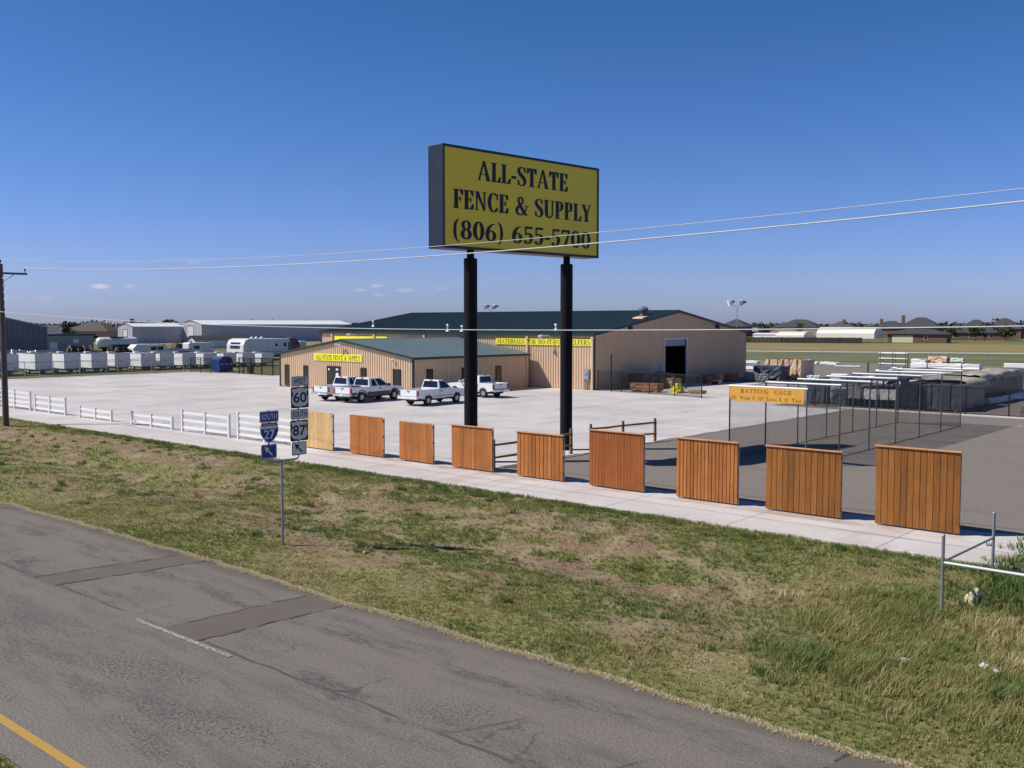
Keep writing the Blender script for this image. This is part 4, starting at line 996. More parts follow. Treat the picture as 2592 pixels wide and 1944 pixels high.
panel(-11.15,-8.68,2.42,'batt','cedar_brown','tallest brown capped panel, at the right end of the row', cap=True, gap=.014)

# ------------------------------------------------------------------ white vinyl ranch rail samples
def ranch(x0, x1, h, rails, label):
    t = thing('ranch_fence', label, 'rail fence', ((x0+x1)/2, 29.72, .03), 0, 'white vinyl ranch fence samples along the pavement')
    w = x1-x0
    for xp in (-w/2+.065,0,w/2-.065):
        p = MB(); p.box(xp-.065,xp+.065,-.065,.065,-.1,h); o = p.build('post', M['vinyl'], t, bevel=.008, seg=1)
        c = MB(); c.add([(xp-.075,-.075,h),(xp+.075,-.075,h),(xp+.075,.075,h),(xp-.075,.075,h),(xp,0,h+.05)],[(0,3,2,1),(0,1,4),(1,2,4),(2,3,4),(3,0,4)]); c.build('post_cap', M['vinyl'], o)
    for i in range(rails):
        z = h-.09-.14 - i*((h-.40)/max(rails-1,1)) if rails > 2 else (h-.24 if i == 0 else .14)
        r = MB()
        for a, b in ((-w/2+.13,-.065),(.065,w/2-.13)): r.box(a,b,-.02,.02,z,z+.14)
        r.build('rail', M['vinyl'], t, bevel=.006, seg=1)
ranch(-76.3,-71.0,1.36,4,'four-rail white vinyl fence sample cut by the utility pole')
ranch(-70.30,-65.55,1.18,3,'three-rail white vinyl fence sample just right of the utility pole')
ranch(-63.55,-59.20,.74,2,'shorter two-rail white sample beside the three-rail one right of the utility pole')
ranch(-56.75,-51.95,.77,2,'two-rail white sample between the other two-rail one and a taller three-rail one')
ranch(-50.95,-46.10,1.22,3,'three-rail white vinyl sample in front of the middle of the concrete lot')
ranch(-45.35,-40.45,1.40,4,'four-rail white vinyl sample partly behind the blue interstate plates')
ranch(-83.6,-78.2,1.15,3,'white vinyl fence sample at the far left picture edge')

# ------------------------------------------------------------------ split rail fences round the sign posts
def split_rail(pts, label, h=1.22):
    t = thing('split_rail_fence', label, 'rail fence', (*pts[0], .0), 0, 'split rail fences by the tall sign')
    p0 = Vector((*pts[0],0)); loc = [Vector((*q,0))-p0 for q in pts]
    for q in loc:
        p = MB(); r = .075
        p.tube([q+Vector((0,0,-.2)),q+Vector((.008,0,.5)),q+Vector((-.006,.01,h))],[.085,.08,.07],7); p.build('post', M['split'], t)
    for a, b in zip(loc[:-1], loc[1:]):
        for z in (.42,.98):
            d = (b-a).normalized(); p = MB(); p.tube([a-d*.10+Vector((0,0,z+rnd.uniform(-.02,.02))), (a+b)/2+Vector((rnd.uniform(-.03,.03),0,z+rnd.uniform(-.03,.02))), b+d*.10+Vector((0,0,z+rnd.uniform(-.02,.02)))],[.045,.055,.045],6); p.build('rail', M['split'], t)
split_rail([(-28.05,31.0),(-28.15,33.8),(-28.25,36.7)], 'brown split rail fence showing in the gap left of the right sign post')
split_rail([(-28.75,38.95),(-28.45,41.3),(-28.0,43.6)], 'brown split rail fence with three posts showing above a cedar panel')

# ------------------------------------------------------------------ utility pole and cables
up = thing('utility_pole', 'weathered wooden utility pole with one crossarm at the left picture edge', 'utility pole', (-62.3,24.58,-.05))
p = MB(); p.tube([(0,0,-.3),(-.05,.02,4.5),(-.11,.02,9.82)],[.185,.165,.125],14); p.build('pole', M['pole_wood'], up, smooth='auto')
a = MB(); a.box(-.31,-.19,-1.55,1.62,9.22,9.34); arm = a.build('crossarm', M['pole_wood'], up, bevel=.01)
b = MB()
for s in (-1,1): b.tube([(-.19,s*.85,9.24),(-.16,s*.12,8.72)],.022,6)
b.build('brace', M['galv'], arm)
for pos, z in (((-.25,1.50),9.34),((-.25,-1.45),9.34),((-.11,.02),9.82)):
    i = MB(); i.lathe([(.02,0),(.02,.10),(.055,.12),(.035,.17),(.06,.20),(.03,.27)],(pos[0],pos[1],z),(0,0,1),12); i.build('insulator', M['porcelain'], up, smooth='auto')
k = MB()
for j in range(9): k.tube([(-.03,-.02,5.6+j*.42),(.20+.01*j,.10,5.6+j*.42)],.012,5)
k.build('climbing_step', M['galv'], up)
c = MB(); c.cyl((-.10,.16,-.2),(-.10,.14,4.8),.03); c.cyl((-.07,-.15,.0),(-.09,-.13,2.6),.022); c.build('conduit', M['galv'], up)
def cable(label, y, pts, r):
    (xa,za),(xb,zb),(xc,zc) = pts
    def f(x): return za*(x-xb)*(x-xc)/((xa-xb)*(xa-xc)) + zb*(x-xa)*(x-xc)/((xb-xa)*(xb-xc)) + zc*(x-xa)*(x-xb)/((xc-xa)*(xc-xb))
    m_ = MB(); m_.tube([(x, y(x), f(x)) for x in np.linspace(xa, 14, 60)], r, 7)
    tag(m_.build('overhead_cable', M['wire'], smooth=True), label, 'cable', 'overhead cables along the street')
cable('thin upper white wire crossing the digits of the tall sign', lambda x: 23.1+.026*max(0,-8-x), [(-62.4,10.05),(-24.0,8.80),(-5.65,9.07)], .010)
cable('thicker white wire just under the thin one, crossing the foot of the tall sign', lambda x: 26.05, [(-62.55,9.58),(-24.5,8.74),(-6.3,9.13)], .022)
cable('low grey cable running level across the warehouse roof', lambda x: 24.42, [(-62.4,6.9),(-25.0,5.975),(-6.0,6.13)], .015)

# ------------------------------------------------------------------ batting cage
bc = thing('batting_cage', 'netted steel-pipe batting cage with an amber board lettered BATTING CAGE', 'batting cage', (-21.75,40.1,.012))
bw, bl, bh = 3.68, 21.4, 3.35; ny_ = 7
for i in range(ny_):
    y = bl*i/(ny_-1)
    for x in (0,bw):
        p = MB(); p.cyl((x,y,-.2),(x,y,bh-.04),.036,n=10); p.build('post', M['galv_dark'], bc, smooth='auto')
    p = MB(); p.cyl((-.04,y,bh),(bw+.04,y,bh),.048,n=10); p.build('crossbar', M['galv_bright'], bc, smooth='auto')
for x in (0,bw):
    p = MB(); p.tube([(x,bl*i/12,bh-.07-.03*math.sin(math.pi*(i%2))) for i in range(13)],.012,6); p.build('top_cable', M['black'], bc)
    p = MB(); p.tube([(x,0,.04),(x,bl,.04)],.02,6); p.build('bottom_rail', M['rust'], bc)
p = MB(); p.tube([(0,bl,.04),(bw,bl,.04)],.02,6); p.build('bottom_rail', M['rust'], bc)
p = MB()
for x in (.03,bw-.03):
    k_ = 24
    for i in range(k_):
        a, b = bl*i/k_, bl*(i+1)/k_
        sa = x+.10*math.sin(i*2.1)*(1 if x<1 else -1); sb_ = x+.10*math.sin((i+1)*2.1)*(1 if x<1 else -1)
        p.quad((sa,a,.05),(sb_,b,.05),(x,b,bh-.06),(x,a,bh-.06))
for i in range(24):
    a, b = bl*i/24, bl*(i+1)/24
    for j in range(4):
        xa_, xb_ = bw*j/4, bw*(j+1)/4
        zz = lambda X_, Y_: bh-.03-.30*math.sin(math.pi*X_/bw)*abs(math.sin(math.pi*Y_/(bl/6)))*.6
        p.quad((xa_,a,zz(xa_,a)),(xb_,a,zz(xb_,a)),(xb_,b,zz(xb_,b)),(xa_,b,zz(xa_,b)))
p.quad((0,bl,.05),(bw,bl,.05),(bw,bl,bh),(0,bl,bh))
p.build('net', M['net'], bc)
p = MB(); p.box(0.02,bw-.10,-.075,-.048,bh-.66,bh-.03); bo = p.build('sign_board', M['cage_board'], bc)
l = MB()
serif(l,'BATTING  CAGE',.18,1.0,(.58,-.0755,bh-.29),(1,0,0),(0,0,1),.004,width=2.45,gap=.12)
serif(l,"12' Wide X 70' Long X 11' Tall",.16,1.0,(.14,-.0755,bh-.59),(1,0,0),(0,0,1),.004,width=3.36,small=.68,gap=.10)
l.build('lettering', M['letter_brown'], bo)

# ------------------------------------------------------------------ steel pipe gate stub at the right
pf = thing('pipe_fence', 'grey steel pipe fence end with a diagonal brace among the weeds', 'pipe fence', (-6.88,22.46,0))
z_ = float(zground(-6.88,22.46))
for y0, h_ in ((0,1.50),(3.93,1.42)):
    p = MB(); p.cyl((0,y0,-.5),(0,y0,h_),.036,n=12); p.lathe([(.038,0),(.03,.03),(.01,.045)],(0,y0,h_),(0,0,1),12); p.build('post', M['galv'], pf, smooth='auto')
p = MB(); p.tube([(0,.03,.93),(0,3.90,.82)],.028,10) if False else p.tube([(0,.03,.91),(0,3.90,.80)],.026,10); p.build('brace', M['galv'], pf, smooth='auto')
p = MB(); p.tube([(.03,0,.90),(5.5,.32,.80)],.032,10); p.build('rail', M['galv_bright'], pf, smooth='auto')
p = MB(); p.cyl((5.5,.32,-.3),(5.5,.32,1.5),.036,n=12); p.build('post', M['galv'], pf, smooth='auto')

# ------------------------------------------------------------------ litter in the verge
def crumple(name, x, y, s, mat, label, cat, seed, flat=.5, z=0.02):
    bm = bmesh.new(); bmesh.ops.create_icosphere(bm, subdivisions=3, radius=1.0); r_ = np.random.RandomState(seed)
    for v in bm.verts:
        d = v.co.normalized(); k = .55+.9*float(vn1(d.x*2.3+seed*7.1,d.y*2.3+d.z*3.1)) ; k *= .8+.5*float(vn4(d.x*7+seed,d.z*7+d.y*5))
        v.co = Vector((d.x*k*s[0], d.y*k*s[1], max(d.z*k,-.25)*s[2]))
    me = bpy.data.meshes.new(name); bm.to_mesh(me); bm.free(); me.materials.append(M[mat])
    o = bpy.data.objects.new(name, me); COL.objects.link(o); o.location = (x,y,float(zground(x,y))+z+s[2]*.2); o.rotation_euler = (0,0,seed)
    return tag(o, label, cat)
crumple('cardboard_scrap',-6.35,23.15,(.20,.14,.24),'card','crumpled pale cardboard standing on the bank below the pipe rail','cardboard',3)
crumple('paper_scrap',-6.75,22.85,(.16,.10,.06),'card','flat torn pale scrap just left of the crumpled cardboard by the pipe gate','scrap',5)
crumple('plastic_bag',-6.15,18.0,(.09,.05,.04),'litter','white plastic scrap in the grass nearer the asphalt, left of the other two','plastic scrap',7,z=.08)
crumple('plastic_bag',-5.02,18.9,(.075,.06,.05),'litter','white plastic bag in the grass at the lower right, left half of a pair','plastic bag',9,z=.12)
crumple('plastic_bag',-4.80,18.85,(.07,.05,.045),'litter','white plastic bag at the lower right, right half of a pair','plastic bag',12,z=.12)
crumple('paper_scrap',-8.9,20.0,(.07,.05,.02),'litter','small flat white scrap on bare earth below the tallest panel','scrap',14,z=.03)
crumple('bark_scrap',-20.3,17.2,(.16,.05,.03),'lumber','yellowish splinter of wood right of the highway sign foot','wood scrap',15,z=.03)
crumple('plastic_cup',-29.6,17.8,(.05,.05,.04),'litter','tiny white cup in the grass left of the highway sign','cup',17,z=.05)
crumple('plastic_cup',-10.4,15.1,(.025,.02,.02),'yellow_tarp','tiny lime scrap beside the asphalt at the lower middle','scrap',18,z=.05)
crumple('paper_scrap',-4.65,13.85,(.06,.04,.015),'litter','white scrap on the very edge of the asphalt at the bottom right','scrap',19,z=.02)
# ------------------------------------------------------------------ pickups (nose along local +Y, origin on the ground amidships)
def arcpts(yc, zb, r, z_axle):
    a = math.asin((zb-z_axle)/r); return [(yc-r*math.cos(t), z_axle+r*math.sin(t)) for t in np.linspace(a, math.pi-a, 11)]
def pickup(label, loc, rz, wb, cab, cladding=False, bar_white=False, wheel_r=.385, width=.975, rollbar=False):
    t = thing('pickup_truck', label, 'pickup truck', loc, rz, 'white pickup trucks parked by the office')
    ra, fa = -wb/2, wb/2; rear, front = ra-1.18, fa+.95
    bed = {'regular':2.42,'extended':2.0,'crew':1.62}[cab]; cr = rear+bed; ws = fa-.48; zb = .50; belt = 1.20; W = width; rr = wheel_r+.095; zax = wheel_r
    hood = [(front,.62),(front+.02,.86),(front-.03,1.03),(front-.22,1.09),(ws+.25,1.17),(ws,belt)]
    # cab and nose
    b = MB(); poly = [(cr,zb)] + arcpts(fa,zb,rr,zax) + [(front-.05,zb)] + hood + [(cr,belt)]
    b.prism(poly,'x',-W,W)
    # bed sides, floor, bulkhead
    bp = [(rear+.02,zb+.10)] + [(rear+.02,zb+.10)][:0] + arcpts(ra,zb,rr,zax) + [(cr-.015,zb),(cr-.015,belt+.02),(rear+.02,belt+.02)]
    for x0, x1 in ((-W,-W+.09),(W-.09,W)): b.prism(bp,'x',x0,x1)
    b.box(-W+.09,W-.09,rear+.05,cr-.015,.70,.78); b.box(-W+.09,W-.09,cr-.06,cr-.015,.78,belt)
    for s in (-1,1): b.box(min(s*.58,s*(W-.09)),max(s*.58,s*(W-.09)),ra-.45,ra+.45,.781,1.0)
    body = b.build('body', M['truck_white'], t, bevel=.022, seg=2)
    # chassis below, dark
    c = MB(); c.box(-.55,.55,rear+.25,front-.3,.34,.62); c.box(-.75,.75,ra-.07,ra+.07,.3,.44); c.box(-.75,.75,fa-.07,fa+.07,.3,.44); c.cyl((.45,rear+.1,.40),(.45,ra,.42),.035)
    c.box(-W+.10,W-.10,ra-rr,ra+rr,.62,.69); c.box(-W+.3,W-.3,fa-rr,fa+rr,.45,.9)
    c.build('chassis', M['dark_metal'], t)
    # greenhouse
    rf = ws-.92; zr = 1.86 if cab != 'crew' else 1.80; xb, xt = W-.035, W-.23; yb = cr+.02; yt = cr+.16
    C = [(-xb,yb,belt-.02),(xb,yb,belt-.02),(xb,ws+.02,belt-.02),(-xb,ws+.02,belt-.02),(-xt,yt,zr),(xt,yt,zr),(xt,rf,zr),(-xt,rf,zr)]
    g = MB(); g.hexa(C); cabo = g.build('cab', M['truck_white'], t, bevel=.06, seg=3)
    def pane(A,B,Cc,D, u0,u1,v0,v1, name='window', skew0=0, skew1=0):
        A,B,Cc,D = map(Vector,(A,B,Cc,D)); nr = (B-A).cross(D-A).normalized()
        def q(u,v): return A.lerp(B,u).lerp(D.lerp(Cc,u),v)
        ctr = (A+B+Cc+D)/4
        if nr.dot(ctr-Vector((0,(yb+ws)/2,1.4))) < 0: nr = -nr
        P_ = [q(u0,v0),q(u1,v0),q(u1-skew1,v1),q(u0+skew0,v1)]
        m_ = MB(); m_.hexa([tuple(p-nr*.03) for p in P_]+[tuple(p+nr*.006) for p in P_]); return m_.build(name, M['glass_truck'], cabo, bevel=.004, seg=1)
    pane(C[0],C[1],C[5],C[4],.07,.93,.14,.86,'rear_window')
    pane(C[3],C[2],C[6],C[7],.07,.93,.12,.90,'windshield')
    Lb = ws-yb
    for s in (0,1):
        Q = (C[1],C[2],C[6],C[5]) if s else (C[0],C[3],C[7],C[4])
        if cab == 'regular': pane(*Q,.10,.90,.10,.86,'side_window',.04,.05)
        elif cab == 'extended': pane(*Q,.47,.93,.10,.86,'side_window',.01,.07); pane(*Q,.12,.40,.10,.84,'side_window',.05,.0)
        else: pane(*Q,.52,.93,.10,.86,'side_window',.01,.07); pane(*Q,.10,.47,.10,.86,'side_window',.05,.0)
    # doors: shut lines, handles, mirrors
    for s in (-1,1):
        d = MB(); yl = [cr+.10, ws-.12] if cab == 'regular' else [cr+.10, (cr+ws)/2-.02, ws-.12]
        for y in yl: d.box(min(s*W,s*(W+.003)),max(s*W,s*(W+.003)),y-.008,y+.008,zb+.08,belt-.03)
        d.build('door_seam', M['dark_metal'], t)
        for y in ([cr+.28] if cab == 'regular' else ([(cr+ws)/2+.12] if cab == 'extended' else [cr+.25,(cr+ws)/2+.10])):
            h_ = MB(); h_.box(min(s*(W-.01),s*(W+.03)),max(s*(W-.01),s*(W+.03)),y-.11,y+.11,.99,1.06); h_.build('door_handle', M['black'], t, bevel=.01)
        m_ = MB(); m_.box(min(s*(W-.02),s*(W+.26)),max(s*(W-.02),s*(W+.26)),ws-.34,ws-.22,1.20,1.40); m_.build('mirror', M['black'] if cladding else M['truck_white'], t, bevel=.03)
        l_ = MB(); l_.box(min(s*(W-.16),s*(W+.008)),max(s*(W-.16),s*(W+.008)),rear-.012,rear+.10,.74,1.16); l_.build('taillight', M['tail_red'], t, bevel=.012)
        l_ = MB(); l_.box(min(s*(W-.32),s*(W-.02)),max(s*(W-.32),s*(W-.02)),front-.10,front+.035,.78,.98); l_.build('headlight', M['sign_white'], t, bevel=.02)
        # wheel arch flares
        for yc in (ra,fa):
            f = MB()
            p_ = arcpts(yc,zb,rr,zax); o_ = arcpts(yc,zb,rr+.06,zax)
            for i in range(len(p_)-1):
                x0, x1 = s*(W-.02), s*(W+(.03 if cladding else .018))
                f.hexa([(x0,*p_[i]),(x1,*p_[i]),(x1,*p_[i+1]),(x0,*p_[i+1]),(x0,*o_[i]),(x1,*o_[i]),(x1,*o_[i+1]),(x0,*o_[i+1])])
            f.build('wheel_arch', M['truck_grey'] if cladding else M['truck_white'], t)
        if cladding:
            k = MB(); x0, x1 = min(s*W,s*(W+.02)), max(s*W,s*(W+.02))
            k.box(x0,x1,ra+rr+.06,fa-rr-.06,zb-.06,.80); k.box(x0,x1,rear+.02,ra-rr-.06,zb+.1,.80); k.box(x0,x1,fa+rr+.06,front-.06,zb,.80); k.build('cladding', M['truck_grey'], t, bevel=.01)
        else:
            k = MB(); k.box(min(s*W,s*(W+.012)),max(s*W,s*(W+.012)),ra+rr+.06,fa-rr-.06,.66,.70); k.build('side_moulding', M['truck_grey'], t)
    tg = MB(); tg.box(-W+.165,W-.165,rear-.005,rear+.05,.74,belt+.01); to = tg.build('tailgate', M['truck_white'], t, bevel=.015)
    e = MB()
    if cladding: e.lathe([(.055,0),(.055,.012)],(0,rear-.006,1.03),(0,-1,0),14)
    else: e.box(-.05,.05,rear-.014,rear-.006,1.00,1.06)
    e.build('badge', M['tail_red'] if cladding else M['black'], to)
    e = MB(); e.box(-.16,.16,rear-.02,rear-.006,1.105,1.15); e.build('tailgate_handle', M['black'], to)
    mt = 'truck_white' if bar_white else 'chrome'
    bu = MB(); bu.box(-W+.02,W-.02,rear-.17,rear+.06,.52,.70); bo = bu.build('rear_bumper', M[mt], t, bevel=.03)
    pl = MB(); pl.box(-.16,.16,rear-.18,rear-.172,.54,.67); pl.build('number_plate', M['sign_white'], bo)
    bu = MB(); bu.box(-W+.02,W-.02,front-.06,front+.10,.46,.70); bu.build('front_bumper', M['truck_grey'] if cladding else M['chrome'], t, bevel=.04)
    gr = MB(); gr.box(-.62,.62,front-.02,front+.03,.74,.98); gr.build('grille', M['black'], t)
    lt = MB(); lt.box(-.14,.14,yt-.035,yt+.03,zr-.05,zr+.005); lt.build('brake_light', M['tail_red'], cabo)
    for yc in (ra,fa):
        for s in (-1,1):
            w = MB(); x0 = s*(W-.255); x1 = s*(W-.005)
            w.lathe([(.20,0),(wheel_r-.06,0),(wheel_r-.01,.03),(wheel_r,.06),(wheel_r,.19),(wheel_r-.01,.225),(wheel_r-.07,.25),(.215,.245),(.20,.20)],(x0,yc,zax),(s,0,0),26)
            wo_ = w.build('wheel', M['rubber'], t, smooth='auto')
            rm = MB(); rm.lathe([(.225,.10),(.225,.235),(.205,.24),(.20,.215),(.10,.195),(.085,.235),(.03,.245)],(x0,yc,zax),(s,0,0),20)
            for k in range(5):
                a = 2*math.pi*k/5; dy, dz = math.cos(a), math.sin(a); py, pz = -dz, dy
                xa, xb_ = x0+s*.205, x0+s*.238
                q = [(yc+dy*.06+py*.03,zax+dz*.06+pz*.03),(yc+dy*.205+py*.045,zax+dz*.205+pz*.045),(yc+dy*.205-py*.045,zax+dz*.205-pz*.045),(yc+dy*.06-py*.03,zax+dz*.06-pz*.03)]
                rm.hexa([(xa,*p) for p in q]+[(xb_,*p) for p in q])
            rm.build('rim', M['alloy'], wo_, smooth='auto')
    if rollbar:
        r_ = MB()
        r_.box(-.35,.15,cr-.75,cr-.25,.78,1.28); r_.box(.2,.55,cr-.9,cr-.4,.78,1.24); r_.build('bed_tools', M['dark_metal'], t, bevel=.03)
    return t
pickup('white pickup with an extended cab, furthest left of the parked trucks', (-62.75,51.62,0), R(2), 3.45, 'extended', bar_white=False)
pickup('white pickup with dark grey lower cladding and wheel arches', (-60.15,51.7,0), R(4.5), 3.66, 'extended', cladding=True, wheel_r=.41, rollbar=True)
pickup('white regular-cab pickup with a plain white rear bumper, left of the black sign post', (-54.15,52.95,0), R(4.5), 3.35, 'regular', bar_white=True)
pickup('white crew-cab pickup facing left, half hidden behind the black sign post', (-56.85,60.65,0), R(90), 3.25, 'crew', width=.93)
# ------------------------------------------------------------------ chain-link fences
def link_fence(name, pts, h, post, mesh, label, r=.03, group=None, top=True, posts=None, extra=()):
    t = thing(name, label, 'chain-link fence', (*pts[0],0), 0, group); o = Vector((*pts[0],0)); loc = [Vector((*q,0))-o for q in pts]
    for q in (loc if posts is None else posts):
        p = MB(); p.cyl(tuple(q+Vector((0,0,-.2))),tuple(q+Vector((0,0,h+.05))),r,n=8); p.build('post', M[post], t, smooth='auto')
    for q, hh in extra:
        p = MB(); v = Vector((*q,0))-o; p.cyl(tuple(v),tuple(v+Vector((0,0,hh))),r*1.3,n=8); p.build('post', M[post], t, smooth='auto')
    p = MB(); w = MB()
    for a, b in zip(loc[:-1],loc[1:]):
        if top: p.cyl(tuple(a+Vector((0,0,h))),tuple(b+Vector((0,0,h))),r*.7,n=6)
        p.cyl(tuple(a+Vector((0,0,.12))),tuple(b+Vector((0,0,.12))),.012,n=5)
        w.quad(tuple(a+Vector((0,0,.05))),tuple(b+Vector((0,0,.05))),tuple(b+Vector((0,0,h))),tuple(a+Vector((0,0,h))))
    p.build('top_rail', M[post], t); w.build('chain_link', M[mesh], t)
    return t
link_fence('chain_link_fence', [(-112.6,y) for y in (33,36.5,40,43.2,46.6,49.8,52.8,56,59.1,62.2,66.5)], 1.85, 'galv', 'link_grey', 'grey chain-link fence running in front of the white trailers', r=.035, extra=[((-113.0,y),2.5) for y in (48.4,53.0,57.6,62.0,66.3)])
link_fence('chain_link_fence', [(-112.0,66.7),(-110.1,66.95),(-108.5,67.3),(-106.8,67.6)], 1.9, 'black', 'link_black', 'short black chain-link fence left of the blue dumpster', r=.045)
link_fence('chain_link_gate', [(-104.4,68.75),(-103.7,68.9),(-102.4,69.1),(-100.5,69.35),(-98.6,69.6),(-95.5,69.9)], 2.0, 'black', 'link_black', 'black chain-link gate between the blue dumpster and the office', r=.07)
link_fence('chain_link_fence', [(-53.2,73.15),(-50.4,72.9),(-47.1,72.4),(-44.3,72.0),(-41.3,71.35)], 1.85, 'black', 'link_black', 'black chain-link fence beside the warehouse corner', r=.045, extra=[((-51.6,73.0),3.4)])
link_fence('chain_link_fence', [(-33.2,70.2),(-31.0,70.2),(-28.1,70.2),(-25.5,70.2),(-22.9,70.2),(-20.3,70.2),(-17.6,70.2),(-14.8,70.2),(-12,70.2)], 1.85, 'black', 'link_black', 'black chain-link fence in front of the wrapped stacks behind the batting cage', r=.045)

# blue dumpster
d = thing('dumpster', 'dark blue steel dumpster beside the black chain-link gate', 'dumpster', (-111.0,70.6,0))
p = MB(); p.prism([(-.95,.15),(.95,.15),(.95,1.55),(.55,1.92),(-.55,1.92),(-.95,1.55)],'x',-1.0,1.0)
for y in (-.6,0,.6): p.box(1.001,1.05,y-.05,y+.05,.2,1.5)
p.box(-1.05,1.05,-1.0,1.0,.06,.148); p.build('bin', M['blue'], d, bevel=.02)
p = MB(); p.box(1.003,1.04,.18,.55,1.15,1.7); p.build('hatch', M['black'], d)
for y in (-.68,-.03,.55):
    p = MB(); p.lathe([(.09,0),(.09,.03)],(1.052,y,.95),(1,0,0),12); p.build('round_sticker', M['sign_white'], d)
b = thing('trash_bin', 'small dark bin standing inside the black chain-link gate', 'bin', (-104.4,70.4,0)); p = MB(); p.prism([(-.3,0),(.3,0),(.36,.85),(-.36,.85)],'x',-.3,.3); p.build('bin', M['dark_metal'], b, bevel=.03); p = MB(); p.box(-.36,.36,-.40,.40,.86,.93); p.build('lid', M['black'], b, bevel=.02)

# ------------------------------------------------------------------ the row of white box trailers
def box_trailer():
    t = thing('box_trailer', 'x', 'trailer', (0,0,0), 0, 'white box trailers parked side by side behind the fence')
    L_, W_ = 5.6, 2.02      # nose towards local +X; rear end seen is at x=0
    p = MB(); p.box(-L_,0,-W_/2,W_/2,.56,2.52); bo = p.build('box', M['trailer_white'], t, bevel=.03)
    q = MB()
    for z in (.56,1.42,2.47): q.box(-L_-.005,.012,-W_/2-.012,W_/2+.012,z,z+.05)
    for x in (-L_+.02,-.03):
        for y in (-W_/2-.014,W_/2-.03): q.box(x-.03,x+.044,y,y+.044,.6,2.5)
    q.build('edge_trim', M['galv'], bo)
    q = MB(); q.box(-3.6,-3.0,-.32,.32,2.521,2.72); q.build('roof_vent', M['white'], bo, bevel=.04)
    q = MB(); q.box(.013,.03,-.32,-.16,1.36,1.44); q.box(.013,.03,.55,.75,.85,.92); q.build('latch', M['dark_metal'], bo)
    q = MB(); q.box(-L_,-.05,-.85,.85,.40,.555); q.box(.0,1.25,-.05,.05,.44,.54); q.hexa([(.0,-.8,.44),(.0,-.72,.44),(1.2,.0,.44),(1.2,-.08,.44),(.0,-.8,.54),(.0,-.72,.54),(1.2,.0,.54),(1.2,-.08,.54)]); q.cyl((1.0,0,.02),(1.0,0,.7),.04)
    q.build('drawbar', M['dark_metal'], t)
    for y in (-W_/2-.02,W_/2-.20):
        for x in (-3.1,-2.3):
            w = MB(); w.lathe([(.12,0),(.30,.0),(.34,.04),(.34,.18),(.30,.22),(.12,.22)],(x,y,.34),(0,1,0),16); wo_ = w.build('wheel', M['rubber'], t, smooth='auto')
            r_ = MB(); r_.lathe([(.16,-.005),(.06,-.02)],(x,y,.34),(0,1,0),12); r_.build('rim', M['white'], wo_)
    return t
ty = [46.0,49.32-1.01,53.46-1.01,56.87-1.0,60.22-1.0,63.34-1.0,66.96-1.0,69.72-1.0,72.97-1.0,76.1-1.0,79.38-1.0,82.32-1.0,85.76-1.0]
tl_ = ['white box trailer partly cut off by the utility pole at the left edge','white box trailer immediately right of the utility pole foot','white box trailer with its long sunlit side fully showing, third from the left edge',
 'fourth white box trailer counted from the left edge','fifth white box trailer from the left edge','white box trailer below the left white gable warehouse','white box trailer seen behind the corner where grey fence meets black fence',
 'white box trailer behind the short black chain-link fence','white box trailer below the small dark-roofed shed','white box trailer directly above the left half of the blue dumpster','white box trailer directly right of the blue dumpster',
 'white box trailer above the black chain-link gate','last white box trailer of the row, next to the office roof']
t0 = box_trailer(); t0['label'] = tl_[0]; t0.location = (-121,ty[0],0)
for i, y in enumerate(ty[1:], 1):
    dup(t0, (-121+rnd.uniform(-.25,.2), y, 0), R(rnd.uniform(-1.5,1.5)), tl_[i], scale=(1,1.0,1.0-max(0,i-2)*.028))

